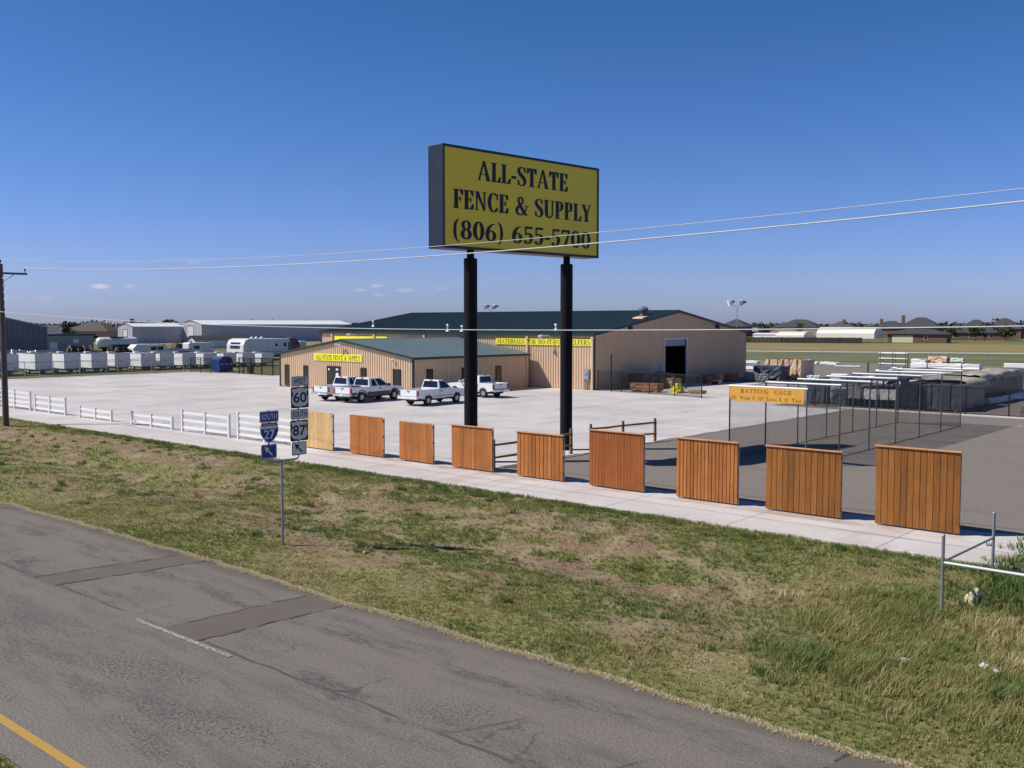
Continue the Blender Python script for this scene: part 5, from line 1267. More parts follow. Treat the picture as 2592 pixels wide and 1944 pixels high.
# ------------------------------------------------------------------ metal buildings at the left
def gable_shed(name, label, x, y, w, d, eave, ridge, axis, wall, roof, trim, door=None, cat='building', ridge_h=None, seam=True, pitch=.9):
    """x,y = corner nearest; w along X, d along Y; axis = direction of the ridge"""
    t = thing(name, label, cat, (x,y,0)); m_ = MB()
    if axis == 'y':
        tp = lambda u: eave+(ridge-eave)*(1-abs(u-w/2)/(w/2))-.03
        ribs(m_,(0,0),(w,0),(0,-1),tp,pitch=pitch,holes=door or ()); ribs(m_,(w,0),(w,d),(1,0),lambda u: eave-.03,pitch=pitch); ribs(m_,(w,d),(0,d),(0,1),tp,pitch=pitch); ribs(m_,(0,d),(0,0),(-1,0),lambda u: eave-.03,pitch=pitch)
    else:
        tp = lambda u: eave+(ridge-eave)*(1-abs(u-d/2)/(d/2))-.03
        ribs(m_,(0,0),(w,0),(0,-1),lambda u: eave-.03,pitch=pitch); ribs(m_,(w,0),(w,d),(1,0),tp,pitch=pitch); ribs(m_,(w,d),(0,d),(0,1),lambda u: eave-.03,pitch=pitch); ribs(m_,(0,d),(0,0),(-1,0),tp,pitch=pitch)
    m_.build('wall', M[wall], t)
    r_ = MB(); o_ = .12
    if axis == 'y':
        slope_roof(r_,(w+o_,-o_,eave+.05),(w+o_,d+o_,eave+.05),(w/2,d+o_,ridge+.05),(w/2,-o_,ridge+.05),.06,1.2,.04); slope_roof(r_,(-o_,d+o_,eave+.05),(-o_,-o_,eave+.05),(w/2,-o_,ridge+.05),(w/2,d+o_,ridge+.05),.06,1.2,.04)
    else:
        slope_roof(r_,(-o_,-o_,eave+.05),(w+o_,-o_,eave+.05),(w+o_,d/2,ridge+.05),(-o_,d/2,ridge+.05),.06,1.2,.04); slope_roof(r_,(w+o_,d+o_,eave+.05),(-o_,d+o_,eave+.05),(-o_,d/2,ridge+.05),(w+o_,d/2,ridge+.05),.06,1.2,.04)
    r_.build('roof', M[roof], t)
    q = MB()
    for cx, cy in ((0,0),(w,0),(w,d),(0,d)): q.box(cx-.07,cx+.07,cy-.07,cy+.07,0,eave-.05)
    if axis == 'y':
        for s, xa, xb in ((0,-o_,w/2),(1,w/2,w+o_)):
            za, zb = (eave,ridge) if not s else (ridge,eave); y0, y1 = -o_-.05, -o_-.005
            q.hexa([(xa,y0,za-.04),(xb,y0,zb-.04),(xb,y1,zb-.04),(xa,y1,za-.04),(xa,y0,za+.12),(xb,y0,zb+.12),(xb,y1,zb+.12),(xa,y1,za+.12)])
    else:
        for s, ya, yb in ((0,-o_,d/2),(1,d/2,d+o_)):
            za, zb = (eave,ridge) if not s else (ridge,eave); x0, x1 = w+o_+.005, w+o_+.05
            q.hexa([(x0,ya,za-.14),(x1,ya,za-.14),(x1,yb,zb-.14),(x0,yb,zb-.14),(x0,ya,za+.12),(x1,ya,za+.12),(x1,yb,zb+.12),(x0,yb,zb+.12)])
    q.build('trim', M[trim], t)
    for (u0,u1,z0,z1) in (door or ()):
        k = MB(); k.box(u0-.12,u0,-.09,.05,z0,z1+.12); k.box(u1,u1+.12,-.09,.05,z0,z1+.12); k.box(u0,u1,-.09,.05,z1,z1+.12); do_ = k.build('door', M[trim], t)
        k = MB()
        for j in range(6): k.box(u0,u1,-.03,.0,z0+(z1-z0)*j/6,z0+(z1-z0)*(j+1)/6-.03)
        k.build('door_leaf', M['white_metal'], do_)
    return t
# gable warehouse, left of the two
gable_shed('gable_warehouse','smaller white-roofed metal warehouse, left of the other one, beyond the trailers',-297.6,152.0,9.6,23,5.1,6.1,'y','pale_metal','roof_white','red_trim',door=((3.6,6.0,0,4.2),))
gable_shed('gable_warehouse','larger long white-roofed metal warehouse beyond the trailers, touching the office roof in view',-290.0,169.0,13.4,60,5.75,7.1,'y','pale_metal','roof_white','red_trim',door=((4.6,8.4,0,5.2),))
gable_shed('grey_warehouse','large dark grey metal building at the left picture edge',-215,49.0,35,29.6,5.45,8.9,'x','bldg_dark','roof_white','bldg_grey')
sh = thing('low_grey_building','long low grey building with a flat dark roof edge behind the tanker','building',(-232,93.5,0))
p = MB(); p.box(0,17,0,10.6,0,3.5); p.build('wall', M['bldg_grey'], sh); p = MB(); p.box(-.3,17.4,-.3,11.0,3.5,3.78); p.build('roof', M['black'], sh)
for y0,y1,z0,z1,nm in ((.9,2.6,0,2.0,'roll_up_door'),(6.0,7.2,1.8,2.7,'window')):
    p = MB(); p.box(17.0,17.06,y0,y1,z0,z1); p.build(nm, M['white'], sh)
# shed cottage, motorhome, van, purple truck, machinery
c = thing('garden_shed','small white shed with a dark gable roof in front of the long warehouse','shed',(-219.6,130,0))
p = MB(); w, d_, e_, r_ = 3.5, 17.0, 2.2, 3.1
p.add([(0,0,0),(w,0,0),(w,d_,0),(0,d_,0),(0,0,e_),(w,0,e_),(w,d_,e_),(0,d_,e_),(w/2,0,r_),(w/2,d_,r_)],[(0,1,5,8,4),(1,2,6,5),(2,3,7,9,6),(3,0,4,7)]); p.build('wall', M['white'], c)
p = MB(); slope_roof(p,(w+.3,-.4,e_-.1),(w+.3,d_+.3,e_-.1),(w/2,d_+.3,r_+.06),(w/2,-.4,r_+.06),.10,50,.0); slope_roof(p,(-.3,d_+.3,e_-.1),(-.3,-.4,e_-.1),(w/2,-.4,r_+.06),(w/2,d_+.3,r_+.06),.10,50,.0); p.build('roof', M['shingle'], c)
p = MB(); p.box(1.3,2.3,-.05,.0,.7,1.8); wn_ = p.build('window', M['glass'], c); p = MB(); p.box(w,w+.05,2.0,3.6,.9,1.7); p.build('window', M['glass'], c)

rv = thing('travel_trailer','long white travel trailer with a rounded bright front, above the row of box trailers','travel trailer',(-140.0,93.3,0))
p = MB(); p.prism([(0,.75),(9.2,.75),(9.2,3.3),(8.9,3.55),(.9,3.62),(.25,3.35),(-.15,2.6),(-.2,1.4)],'x',-5.0,0); rb = p.build('body', M['white_metal'], rv, bevel=.10, seg=3)
for y0,y1,z0,z1 in ((6.1,6.6,2.3,2.75),(7.8,8.35,2.25,2.85),(8.75,9.05,1.2,3.0)):
    q = MB(); q.box(.001,.03,y0,y1,z0,z1); q.build('window', M['glass'], rb)
q = MB(); q.hexa([(-3.9,-.24,2.0),(-1.1,-.24,2.0),(-1.1,-.2,2.0),(-3.9,-.2,2.0),(-3.9,-.05,3.0),(-1.1,-.05,3.0),(-1.1,.02,3.0),(-3.9,.02,3.0)]); q.build('front_window', M['glass'], rb)
for y in (2.3,3.2,4.2):
    q = MB(); q.lathe([(.28,0),(.30,.15),(.2,.32),(.05,.36)],(-1.2,y,3.58),(0,0,1),12); q.build('roof_vent', M['white'], rb, smooth=True)
q = MB(); q.box(-.004,.02,0.2,9.1,1.35,1.42); q.box(-.004,.02,5,8.6,1.0,1.1); q.build('stripe', M['bldg_dark'], rb)
for y in (4.1,5.0):
    w_ = MB(); w_.lathe([(.1,0),(.34,0),(.37,.05),(.37,.2),(.3,.24)],(-.22,y,.37),(1,0,0),16); w_.build('wheel', M['rubber'], rv)
q = MB(); q.box(-4.6,-.3,.1,9.0,.45,.74); q.build('chassis', M['dark_metal'], rv)
v = thing('camper_van','white camper van with a sloped windscreen left of the long travel trailer','camper van',(-150.5,79.5,0))
p = MB(); p.prism([(0,.5),(6.8,.5),(6.8,1.5),(6.0,1.75),(5.2,2.65),(.6,2.75),(.0,2.2)],'x',-2.1,0); vb = p.build('body', M['white'], v, bevel=.08, seg=3)
q = MB(); q.box(.001,.03,4.2,5.2,1.75,2.35); q.box(.001,.03,3.0,4.0,1.75,2.35); q.build('window', M['glass'], vb)
q = MB(); q.prism([(6.05,1.78),(6.02,1.74),(5.22,2.58),(5.26,2.62)],'x',-1.9,-.2); q.build('windshield', M['glass'], vb)
for y in (1.3,5.4):
    w_ = MB(); w_.lathe([(.1,0),(.34,0),(.37,.05),(.37,.2),(.3,.24)],(-.2,y,.37),(1,0,0),16); w_.build('wheel', M['rubber'], v)
v = thing('motorhome','white motorhome with a cab-over bunk behind the camper van','motorhome',(-160.0,95.0,0))
p = MB(); p.prism([(0,.6),(6.2,.6),(6.2,1.4),(5.2,1.7),(4.9,2.2),(5.7,2.3),(5.7,3.1),(5.2,3.35),(.3,3.35),(0,3.1)],'x',-2.4,0); vb = p.build('body', M['white_metal'], v, bevel=.08, seg=2)
q = MB(); q.box(.001,.03,1.2,2.4,1.9,2.6); q.build('window', M['glass'], vb)
q = MB(); q.prism([(0,.61),(5.8,.61),(5.8,.9),(0,.9)],'x',.001,.02); q.build('stripe', M['blue'], vb); v.scale = (.9,.9,.80)
v = thing('semi_truck','plum-coloured semi truck cab with a white nose, right of the travel trailer','truck',(-176.0,128.5,0))
p = MB(); p.prism([(0,.8),(3.4,.8),(3.4,2.4),(2.9,3.5),(1.6,4.2),(0,4.0)],'x',-2.4,0); vb = p.build('cab', M['plum'], v, bevel=.12, seg=2)
q = MB(); q.box(.001,.03,2.0,3.0,2.2,3.0); q.build('window', M['glass'], vb)
p = MB(); p.box(-2.2,-.1,3.41,5.6,.7,3.1); vb = p.build('nose', M['white'], v, bevel=.15); q = MB()
for x in (-1.9,-1.3,-.7): q.box(.0-.099,-.07,3.6+(x+1.9)*1.2,3.8+(x+1.9)*1.2,1.0,2.8)
q.build('grille_bar', M['galv'], vb)
for y in (.7,4.7):
    w_ = MB(); w_.lathe([(.2,0),(.45,0),(.5,.06),(.5,.25),(.4,.3)],(-.25,y,.5),(1,0,0),16); w_.build('wheel', M['rubber'], v)
v.scale = (.85,.85,.74)
# tanker
v = thing('tanker_trailer','white cylindrical tanker trailer in front of the low grey building','tanker',(-205.5,100.5,0))
p = MB(); p.lathe([(.2,-.45),(.8,-.25),(1.08,.1),(1.12,1.0),(1.12,7.6),(1.05,8.0),(.7,8.2)],(0,0,2.05),(.17,1,0),24); vb = p.build('tank', M['white_metal'], v, smooth='auto')
q = MB(); q.box(-.3,1.3,2.2,6.2,3.12,3.24); q.build('catwalk', M['dark_metal'], vb)
p = MB(); p.hexa([(-.6,.2,.7),(.6,.2,.7),(1.9,7.8,.7),(.7,7.8,.7),(-.6,.2,1.0),(.6,.2,1.0),(1.9,7.8,1.0),(.7,7.8,1.0)]); p.build('chassis', M['dark_metal'], v)
for y in (1.0,2.2,6.8):
    w_ = MB(); w_.lathe([(.2,0),(.48,0),(.52,.06),(.52,.25),(.4,.3)],(.45+y*.17,y,.52),(1,0,0),16); w_.build('wheel', M['rubber'], v)
# flat trailers and gear between the trailers and the buildings
def flatbed(label, x, y, L_, rz, z, col, rail=None):
    v = thing('flatbed_trailer', label, 'trailer', (x,y,0), rz); p = MB(); p.box(0,2.3,0,L_,z,z+.22); p.build('deck', M[col], v)
    p = MB(); p.box(.3,2.0,.4,L_-.4,z-.35,z-.001); p.build('chassis', M['dark_metal'], v)
    for yy_ in (L_*.6,L_*.75):
        for x_ in (-.02,2.1):
            w_ = MB(); w_.lathe([(.1,0),(.36,0),(.4,.04),(.4,.18),(.3,.22)],(x_,yy_,.4),(1,0,0),14); w_.build('wheel', M['rubber'], v)
    if rail:
        p = MB()
        for x_ in (.0,2.24): p.box(x_,x_+.06,0,L_,z+.25,z+rail); 
        p.box(.07,2.23,0,.06,z+.25,z+rail); p.build('side_board', M[col], v)
flatbed('flat grey trailer with red frame behind the third box trailer', -150,65.5,9,R(-8),.9,'bldg_grey',.9)
flatbed('dark flatbed trailer below the tanker on its right', -168,84.0,9,R(-10),1.5,'dark_metal',.9)
flatbed('pale flatbed trailer with a raised end next to the left gable warehouse', -158,86.5,8,R(20),1.2,'galv',.5)
flatbed('long pale grey low trailer behind the second box trailer', -146,55.0,9,R(-4),1.5,'galv',.8)
flatbed('long grey trailer behind the utility pole top of the trailer row', -146,44.0,8,R(-4),1.6,'galv',.9)
def machine(label, x, y, s, cols, seed):
    r_ = random.Random(seed); v = thing('farm_machine', label, 'machinery', (x,y,0), r_.uniform(-.4,.4))
    p = MB(); p.box(-.9*s,.9*s,-1.4*s,1.4*s,.6,1.5*s); p.box(-.7*s,.7*s,-1.1*s,.2*s,1.5*s,2.1*s); p.prism([(-1.4*s,1.5*s),(1.2*s,1.5*s),(.4*s,2.0*s),(-1.0*s,2.2*s)],'x',-.5*s,.5*s); p.build('frame', M[cols[0]], v, bevel=.06)
    for k in range(4):
        p = MB(); y0 = -1.2*s+k*.75*s; p.tube([(.95*s,y0,.4),(1.05*s,y0+.2,1.6*s),(.4*s,y0+.1,(1.9+.4*r_.random())*s)],.06,6); p.build('arm', M[cols[1]], v)
    for y0 in (-.9*s,.9*s):
        p = MB(); p.lathe([(.1,0),(.42,0),(.46,.05),(.46,.22),(.3,.25)],(.9*s,y0,.46),(1,0,0),14); p.build('wheel', M['rubber'], v)
machine('dull grey hopper machine right of the utility pole',-133.0,54.9,1.25,('galv','galv'),1)
machine('rusty brown implement behind the third trailer',-135,60.3,1.05,('rust','lumber'),2)
machine('black implement with a yellow top below the low grey building',-150,70.3,1.3,('dark_metal','lumber'),3)
machine('dark implement right of the flat grey trailer',-150,77.6,1.1,('dark_metal','rust'),4)
machine('rusty dark implement in front of the small white shed',-160,88.5,1.2,('rust','dark_metal'),5)
machine('dark low implement left of the small white shed',-170,99.0,1.1,('rust','dark_metal'),6)
machine('grey tank machine behind the second trailer',-131,60.0,.95,('galv','dark_metal'),7)
# ------------------------------------------------------------------ stock in the yard to the right
def stack(name, label, cat, x0, x1, y0, y1, z0, z1, mat, rz=0, bands=None, lumps=.03, group=None, feet=True, foot='lumber'):
    t = thing(name, label, cat, ((x0+x1)/2,(y0+y1)/2,0), rz, group); w, d = (x1-x0)/2, (y1-y0)/2
    bm = bmesh.new(); bmesh.ops.create_grid(bm, x_segments=1, y_segments=1, size=.5); bm.free()
    p = MB(); k = 5; r_ = random.Random(int(abs(x0*31+y0*7)))
    nx_, nz_ = 7, 4
    def jit(v, s=lumps): return v + r_.uniform(-s,s)
    # box with a slightly slack wrapped skin
    g_ = {}
    for i in range(nx_+1):
        for j in range(nx_+1):
            for q in range(nz_+1):
                if i in (0,nx_) or j in (0,nx_) or q in (0,nz_): g_[i,j,q] = (jit(-w+2*w*i/nx_), jit(-d+2*d*j/nx_), jit(z0+(z1-z0)*q/nz_))
    idx = {kk: n_ for n_, kk in enumerate(g_)}; vs = list(g_.values()); fs = []
    for i in range(nx_):
        for j in range(nx_):
            for q in (0,nz_): fs.append((idx[i,j,q],idx[i+1,j,q],idx[i+1,j+1,q],idx[i,j+1,q]))
    for i in range(nx_):
        for q in range(nz_):
            for j in (0,nx_): fs.append((idx[i,j,q],idx[i+1,j,q],idx[i+1,j,q+1],idx[i,j,q+1])); fs.append((idx[j,i,q],idx[j,i+1,q],idx[j,i+1,q+1],idx[j,i,q+1]))
    p.add(vs, fs); b = p.build('bundle', M[mat], t)
    if feet and z0 > .05:
        p = MB()
        for s in (-.8,0,.8): p.box(s*w-.06,s*w+.06,-d,d,0,z0-.002)
        p.build('bearer', M[foot], t)
    if bands:
        p = MB()
        for s in (-.5,.5): p.box(s*w-.03,s*w+.03,-d-lumps-.02,d+lumps+.02,z0,z1+lumps+.012)
        p.build('strap', M[bands], t)
    return t
def pipes(label, x0, x1, y, z, r, n_, rows, along='x', mat='pvc', group='bundles of white plastic rail and pipe in the yard'):
    t = thing('pipe_bundle', label, 'pipe bundle', ((x0+x1)/2,y,0), 0, group); L_ = (x1-x0)/2; p = MB()
    for j in range(rows):
        for i in range(n_):
            p.cyl((-L_+rnd.uniform(-.1,.1), (i-(n_-1)/2)*2.02*r, z+r+j*1.9*r), (L_+rnd.uniform(-.1,.1), (i-(n_-1)/2)*2.02*r, z+r+j*1.9*r), r, n=8)
    p.build('pipes', M[mat], t, smooth='auto')
    p = MB()
    for s in (-.6,.6): p.box(s*L_-.05,s*L_+.05,-n_*r*1.05,n_*r*1.05,0,z-.002) if z > .03 else p.box(s*L_-.05,s*L_+.05,-n_*r*1.1,n_*r*1.1,z+rows*2*r,z+rows*2*r+.02)
    p.build('bearer', M['lumber'] if z > .03 else M['black'], t)
    return t
stack('lumber_pile','low stack of reddish boards outside the dock door, left of the other','lumber pile',-50.4,-47.6,74.2,75.4,.1,.75,'board_brown',R(4),lumps=.05)
stack('lumber_pile','low stack of paler boards between the dock door and the yellow sheet','lumber pile',-51.4,-49.4,80.0,81.4,.1,.95,'lumber',R(-6),lumps=.05)
stack('covered_pile','dark covered pile against the shaded warehouse gable, left of the dock door','pile',-52.6,-50.8,77.2,82.6,.0,1.35,'wrap_black',0,lumps=.15,feet=False)
for i,(x,y,mt,lb) in enumerate([(-51.6,89.6,'board_brown','brown crate just right of the dock door'),(-51.4,91.6,'lumber','pale brown crate second right of the dock door'),(-51.0,94.0,'board_brown','wide brown pallet load near the right end of the warehouse gable'),(-49.8,96.4,'block_grey','grey block pallet at the warehouse rear corner, left of two'),(-48.3,96.0,'block_grey','grey block pallet at the warehouse rear corner, right of two')]):
    stack('pallet_load',lb,'pallet load',x-.65,x+.65,y-.6,y+.6,.12,.8+.12*(i%2),mt,R(i*5),bands=None,lumps=.04,group='pallet loads along the warehouse gable')
red = thing('red_crate','small red box on the ground near the dock door','box',(-49.6,88.6,0)); p = MB(); p.box(-.4,.4,-.3,.3,0,.35); p.build('box', M['tail_red'], red, bevel=.02); p = MB(); p.box(-.42,.42,-.32,.32,.352,.40); p.build('lid', M['white'], red)
crumple('plastic_sheet',-46.3,75.9,(.95,.5,.55),'yellow_tarp','crumpled bright yellow plastic sheet on the concrete by the dock door','plastic sheet',2,z=.05)
stack('pallet_load','low flat tan pallet just right of the yellow plastic sheet','pallet',-45.2,-43.9,75.6,76.8,.08,.25,'lumber',R(10),lumps=.02)
# bales and tarp behind the warehouse corner
stack('lumber_bale','tall tan wrapped lumber bale with a torn pale cover, right of the blue tarp','lumber bale',-48.45,-46.6,101.7,105.2,.1,2.15,'wrap_tan',0,bands='board_brown',lumps=.06)
stack('lumber_bale','tan wrapped lumber bale half hidden behind the blue tarp stack','lumber bale',-53.9,-51.7,107.7,111,.1,1.9,'wrap_tan',0,bands='board_brown',lumps=.06)
stack('tarp_stack','long stack under a dark blue tarp beside the warehouse corner','covered stack',-50.6,-47.5,98.3,101.0,.25,1.5,'tarp_blue',R(5),lumps=.10)
stack('pallet_load','low white wrapped bundle right of the tall tan bale','bundle',-45.6,-44.4,101,102,.0,.5,'pvc',R(15),lumps=.08,feet=False)
stack('pallet_load','small pale wrapped bundle between the tan bale and the batting cage bars','bundle',-42.0,-41.2,101,102,.0,.6,'galv',R(15),lumps=.08,feet=False)
for a,b,y,l in [(-72.6,-70.5,138.8,'white pipe bundle touching the warehouse corner, upper of two'),(-62.9,-61.6,120.3,'short white pipe bundle left of the blue tarp, lower of two'),(-63.9,-62.3,141.9,'white pipe bundle just right of the tan bales, first of three'),(-61.9,-60.3,142.2,'white pipe bundle right of the tan bales, second of three'),(-59.9,-58.6,140.5,'white pipe bundle right of the tan bales, third of three')]:
    pipes(l,a,b,y,.02,.07,6,3)
pipes('bundle of dark steel bars lying askew right of the white pipe bundles',-57.0,-53.4,136,.02,.06,6,2,mat='galv')
# shelf rack of white rail
rk = thing('pipe_rack','three-tier steel rack loaded with white plastic pipe behind the batting cage','rack',(-50.1,139.6,0))
p = MB()
for x in (-1.75,0,1.75):
    for y in (-.5,.5): p.cyl((x,y,0),(x,y,2.2),.04,n=6)
p.build('frame', M['rust'], rk)
for i,z in enumerate((.35,1.1,1.85)):
    p = MB(); 
    for k in range(7): p.cyl((-1.95,-.42+k*.14,z+.12),(1.95,-.42+k*.14,z+.12),.09,n=8)
    p.build('pipes', M['pvc'], rk, smooth='auto'); q = MB(); q.box(-1.9,1.9,-.52,.52,z-.03,z); q.build('shelf', M['rust'], rk)
stack('rail_stack','long bright white stack of plastic rail across the yard behind the cage','rail stack',-47.2,-38.3,137.8,139.2,.1,.75,'pvc',0,bands='black',lumps=.05)
stack('rail_stack','white rail stack left part on the upper tier behind the long white stack','rail stack',-53.7,-51.5,157,158.2,.05,.6,'pvc',0,lumps=.05)
stack('rail_stack','tan cloth-covered bundle lying between white stacks at the back of the yard','covered bundle',-51.7,-48.8,158.6,160,.05,.95,'wrap_tan',R(-4),lumps=.14)
stack('rail_stack','white pointed bundle at the right of the tan cloth bundle','bundle',-50.4,-48.3,164.7,166,.05,.6,'pvc',R(3),lumps=.06)
stack('rail_stack','low grey rail pallet in front of the three-tier rack','rail pallet',-47.5,-44.2,126,127.2,.1,.6,'galv',0,lumps=.04)
stack('rail_stack','flat pale pallet of panels behind the right end of the black wrapped stack','panel pallet',-30.8,-24.5,112,114,.1,.6,'pvc',0,lumps=.04)
for a,b,y,n_,l in [(-37.5,-32.5,147,7,'white pipe bundle at the far back of the yard near the right edge'),(-31.5,-26.0,121,7,'long white pipe bundle beyond the long tan tarp, further back of two'),(-29.5,-25.0,106,6,'white pipe bundle beyond the long tan tarp, nearer of two'),(-40.5,-35.0,116,7,'pale pipe bundle in the middle of the yard left of the tan tarps'),(-44.0,-39.5,104,6,'white pipe bundle in the yard just right of the small wrapped bundles'),(-37.0,-32.6,97,6,'white pipe bundle behind the middle bars of the batting cage')]:
    pipes(l,a,b,y,.10,.075,n_,4)
pst = thing('steel_post','short dark rusty post standing alone in the gravel yard','post',(-47.0,122,0)); p = MB(); p.cyl((0,0,-.1),(0,0,1.25),.11,n=10); p.box(-.2,.2,-.2,.2,0,.03); p.build('post', M['rust'], pst)
# black wrapped stacks behind the cage
stack('fence_panel_stack','dark leaning stack of iron fence panels directly behind the amber cage board','panel stack',-32.6,-31.2,72.2,73.6,.1,1.75,'wrap_grey',R(3),lumps=.04)
stack('wire_roll_stack','stack of grey wire rolls behind the cage, right of the amber board','wire rolls',-30.7,-29.4,72.3,73.6,.05,1.15,'wrap_grey',R(8),lumps=.05)
for i,(a,b,l) in enumerate([(-29.1,-28.2,'white rail bundle on the low dark racks behind the cage, first from left'),(-27.9,-26.9,'white rail bundle on the low dark racks behind the cage, middle of three'),(-26.7,-25.5,'white rail bundle on the low dark racks behind the cage, third from left')]):
    stack('rail_bundle',l,'rail bundle',a,b,71.5,76.5,.62,1.35,'pvc' if i else 'bldg_grey',R(2),lumps=.02,group='rail bundles on the racks behind the cage',foot='dark_metal'); 
rk = thing('storage_rack','dark steel rack under the white rail bundles behind the cage','rack',(-27.3,74,0)); p = MB()
for z in (.3,.58): p.box(-1.9,1.9,-2.4,2.4,z-.06,z)
for x in (-1.85,0,1.85):
    for y in (-2.35,0,2.35): p.box(x-.05,x+.05,y-.05,y+.05,0,2.2)
p.build('frame', M['dark_metal'], rk); p = MB(); p.box(-1.9,1.9,-2.4,2.4,1.98,2.05); p.build('shelf', M['dark_metal'], rk)
stack('panel_load','grey panels laid on the top shelf of the dark rack','panel load',-29.2,-25.4,71.8,76.3,2.07,2.35,'galv',0,lumps=.05,feet=False)
stack('wrapped_stack','tall narrow black wrapped stack behind the cage, left of the clear-wrapped one','wrapped stack',-25.2,-23.95,71.3,77.5,.1,1.92,'wrap_black',R(2),lumps=.025)
stack('wrapped_stack','wide stack in cloudy plastic over dark bundles behind the cage','wrapped stack',-23.85,-21.3,71.8,78.5,.1,1.85,'wrap_grey',R(2),bands='wrap_black',lumps=.03)
stack('wrapped_stack','very long black wrapped stack running back from the cage end','wrapped stack',-24.6,-22.1,79.5,91.5,.3,2.02,'wrap_black',R(-2),lumps=.04)
def slack(label, x0,x1,y0,y1,z,mat,seed):
    nx_,ny2 = 16,22; vs=[]; r_ = np.random.RandomState(seed)
    for i in range(nx_+1):
        for j in range(ny2+1):
            x=x0+(x1-x0)*i/nx_; y=y0+(y1-y0)*j/ny2
            edge = max(0,abs(i/nx_-.5)*2-.86)/.14
            vs.append((x,y,z+.22*(float(vn1(x*.9+seed,y*.7))-.5)+.10*float(vn2(x*2.5,y*2.2))-edge*(.22+.35*float(vn4(y*1.4,seed)))))
    fs=[(i*(ny2+1)+j,(i+1)*(ny2+1)+j,(i+1)*(ny2+1)+j+1,i*(ny2+1)+j+1) for i in range(nx_) for j in range(ny2)]
    p = MB(); p.add(vs,fs); o = p.build('tarp', M[mat], smooth=True); s_ = o.modifiers.new('thick','SOLIDIFY'); s_.thickness=.03; return tag(o,label,'tarp')
slack('weathered tan tarp sagging over the wrapped stacks behind the batting cage',-27.3,-21.1,74.3,79.0,2.02,'tarp_tan',3)
slack('long tan tarp draped over the black wrapped stack at the right',-24.9,-21.8,79.6,91.6,2.22,'tarp_tan',8)
stack('rail_bundle','pale bundle with a white foot lying along the long black stack','bundle',-21.7,-21.2,80,91,.05,.42,'pvc',R(-2),lumps=.07,feet=False)
stack('wrapped_stack','dark stack with white film ends at the far right edge of the yard','wrapped stack',-24.6,-21.5,96,101,.2,1.9,'wrap_grey',R(-4),bands='pvc',lumps=.10)
crumple('board_scrap',-15.5,64.5,(.55,.12,.03),'lumber','pale board lying on the gravel right of the batting cage','board',21,z=.03)
stack('gate_frame_stack','small pale bundle standing behind the black fence at the right edge','bundle',-17.4,-15.6,72.2,72.9,.0,.55,'galv',0,lumps=.05,feet=False)

# ------------------------------------------------------------------ twin floodlight masts
def mast(label, x, y, h, aims):
    t = thing('floodlight_mast', label, 'light mast', (x,y,0), 0, 'floodlight masts behind the warehouse')
    p = MB(); p.cyl((0,0,-.2),(0,0,h),.055,.04,n=10); p.build('pole', M['galv'], t, smooth='auto')
    p = MB(); p.tube([(-.75,-.1,h+.15),(-.4,0,h),(.4,0,h),(.75,.1,h+.15)],.03,6); p.build('crossbar', M['galv'], t)
    for s, (am, m_) in zip((-1,1), aims):
        am = Vector(am).normalized(); p = MB(); c_ = Vector((s*.75,s*.1,h+.45)); p.cyl(tuple(c_-am*.42),tuple(c_+am*.02),.12,.24,12); ho = p.build('lamp_housing', M['bldg_dark'], t)
        p = MB(); p.cyl(tuple(c_+am*.021),tuple(c_+am*.42),.24,.46,16); p.build('reflector', M['roof_white'], ho)
mast('twin floodlight mast rising behind the warehouse gable at its right', -59.0, 110.3, 8.35, [((-.55,-.6,-.25),0),((-.85,-.45,-.1),0)])
mast('twin floodlight mast peeping over the middle of the warehouse ridge', -96.3, 106.0, 8.2, [((-.7,-.6,-.2),0),((-.85,-.3,-.1),0)])

# ------------------------------------------------------------------ open country to the right: pipe rail, houses
pr_ = thing('pipe_rail_fence','long white pipe rail crossing the field beyond the yard','rail fence',(-105,152.7,0))
p = MB(); d = Vector((115,44,0)); n_ = 34
p.cyl((0,0,1.15),(d.x,d.y,1.15),.10,n=6)
p.build('rail', M['white'], pr_)
p = MB()
for i in range(n_): p.cyl((d.x*i/(n_-1),d.y*i/(n_-1),-.1),(d.x*i/(n_-1),d.y*i/(n_-1),1.15),.05,n=6)
p.build('posts', M['galv'], pr_)
link_fence('chain_link_fence',[(-84+8*i,152+2.2*i) for i in range(12)],1.8,'galv','link_grey','faint grey chain-link fence along the back of the yard',r=.035)

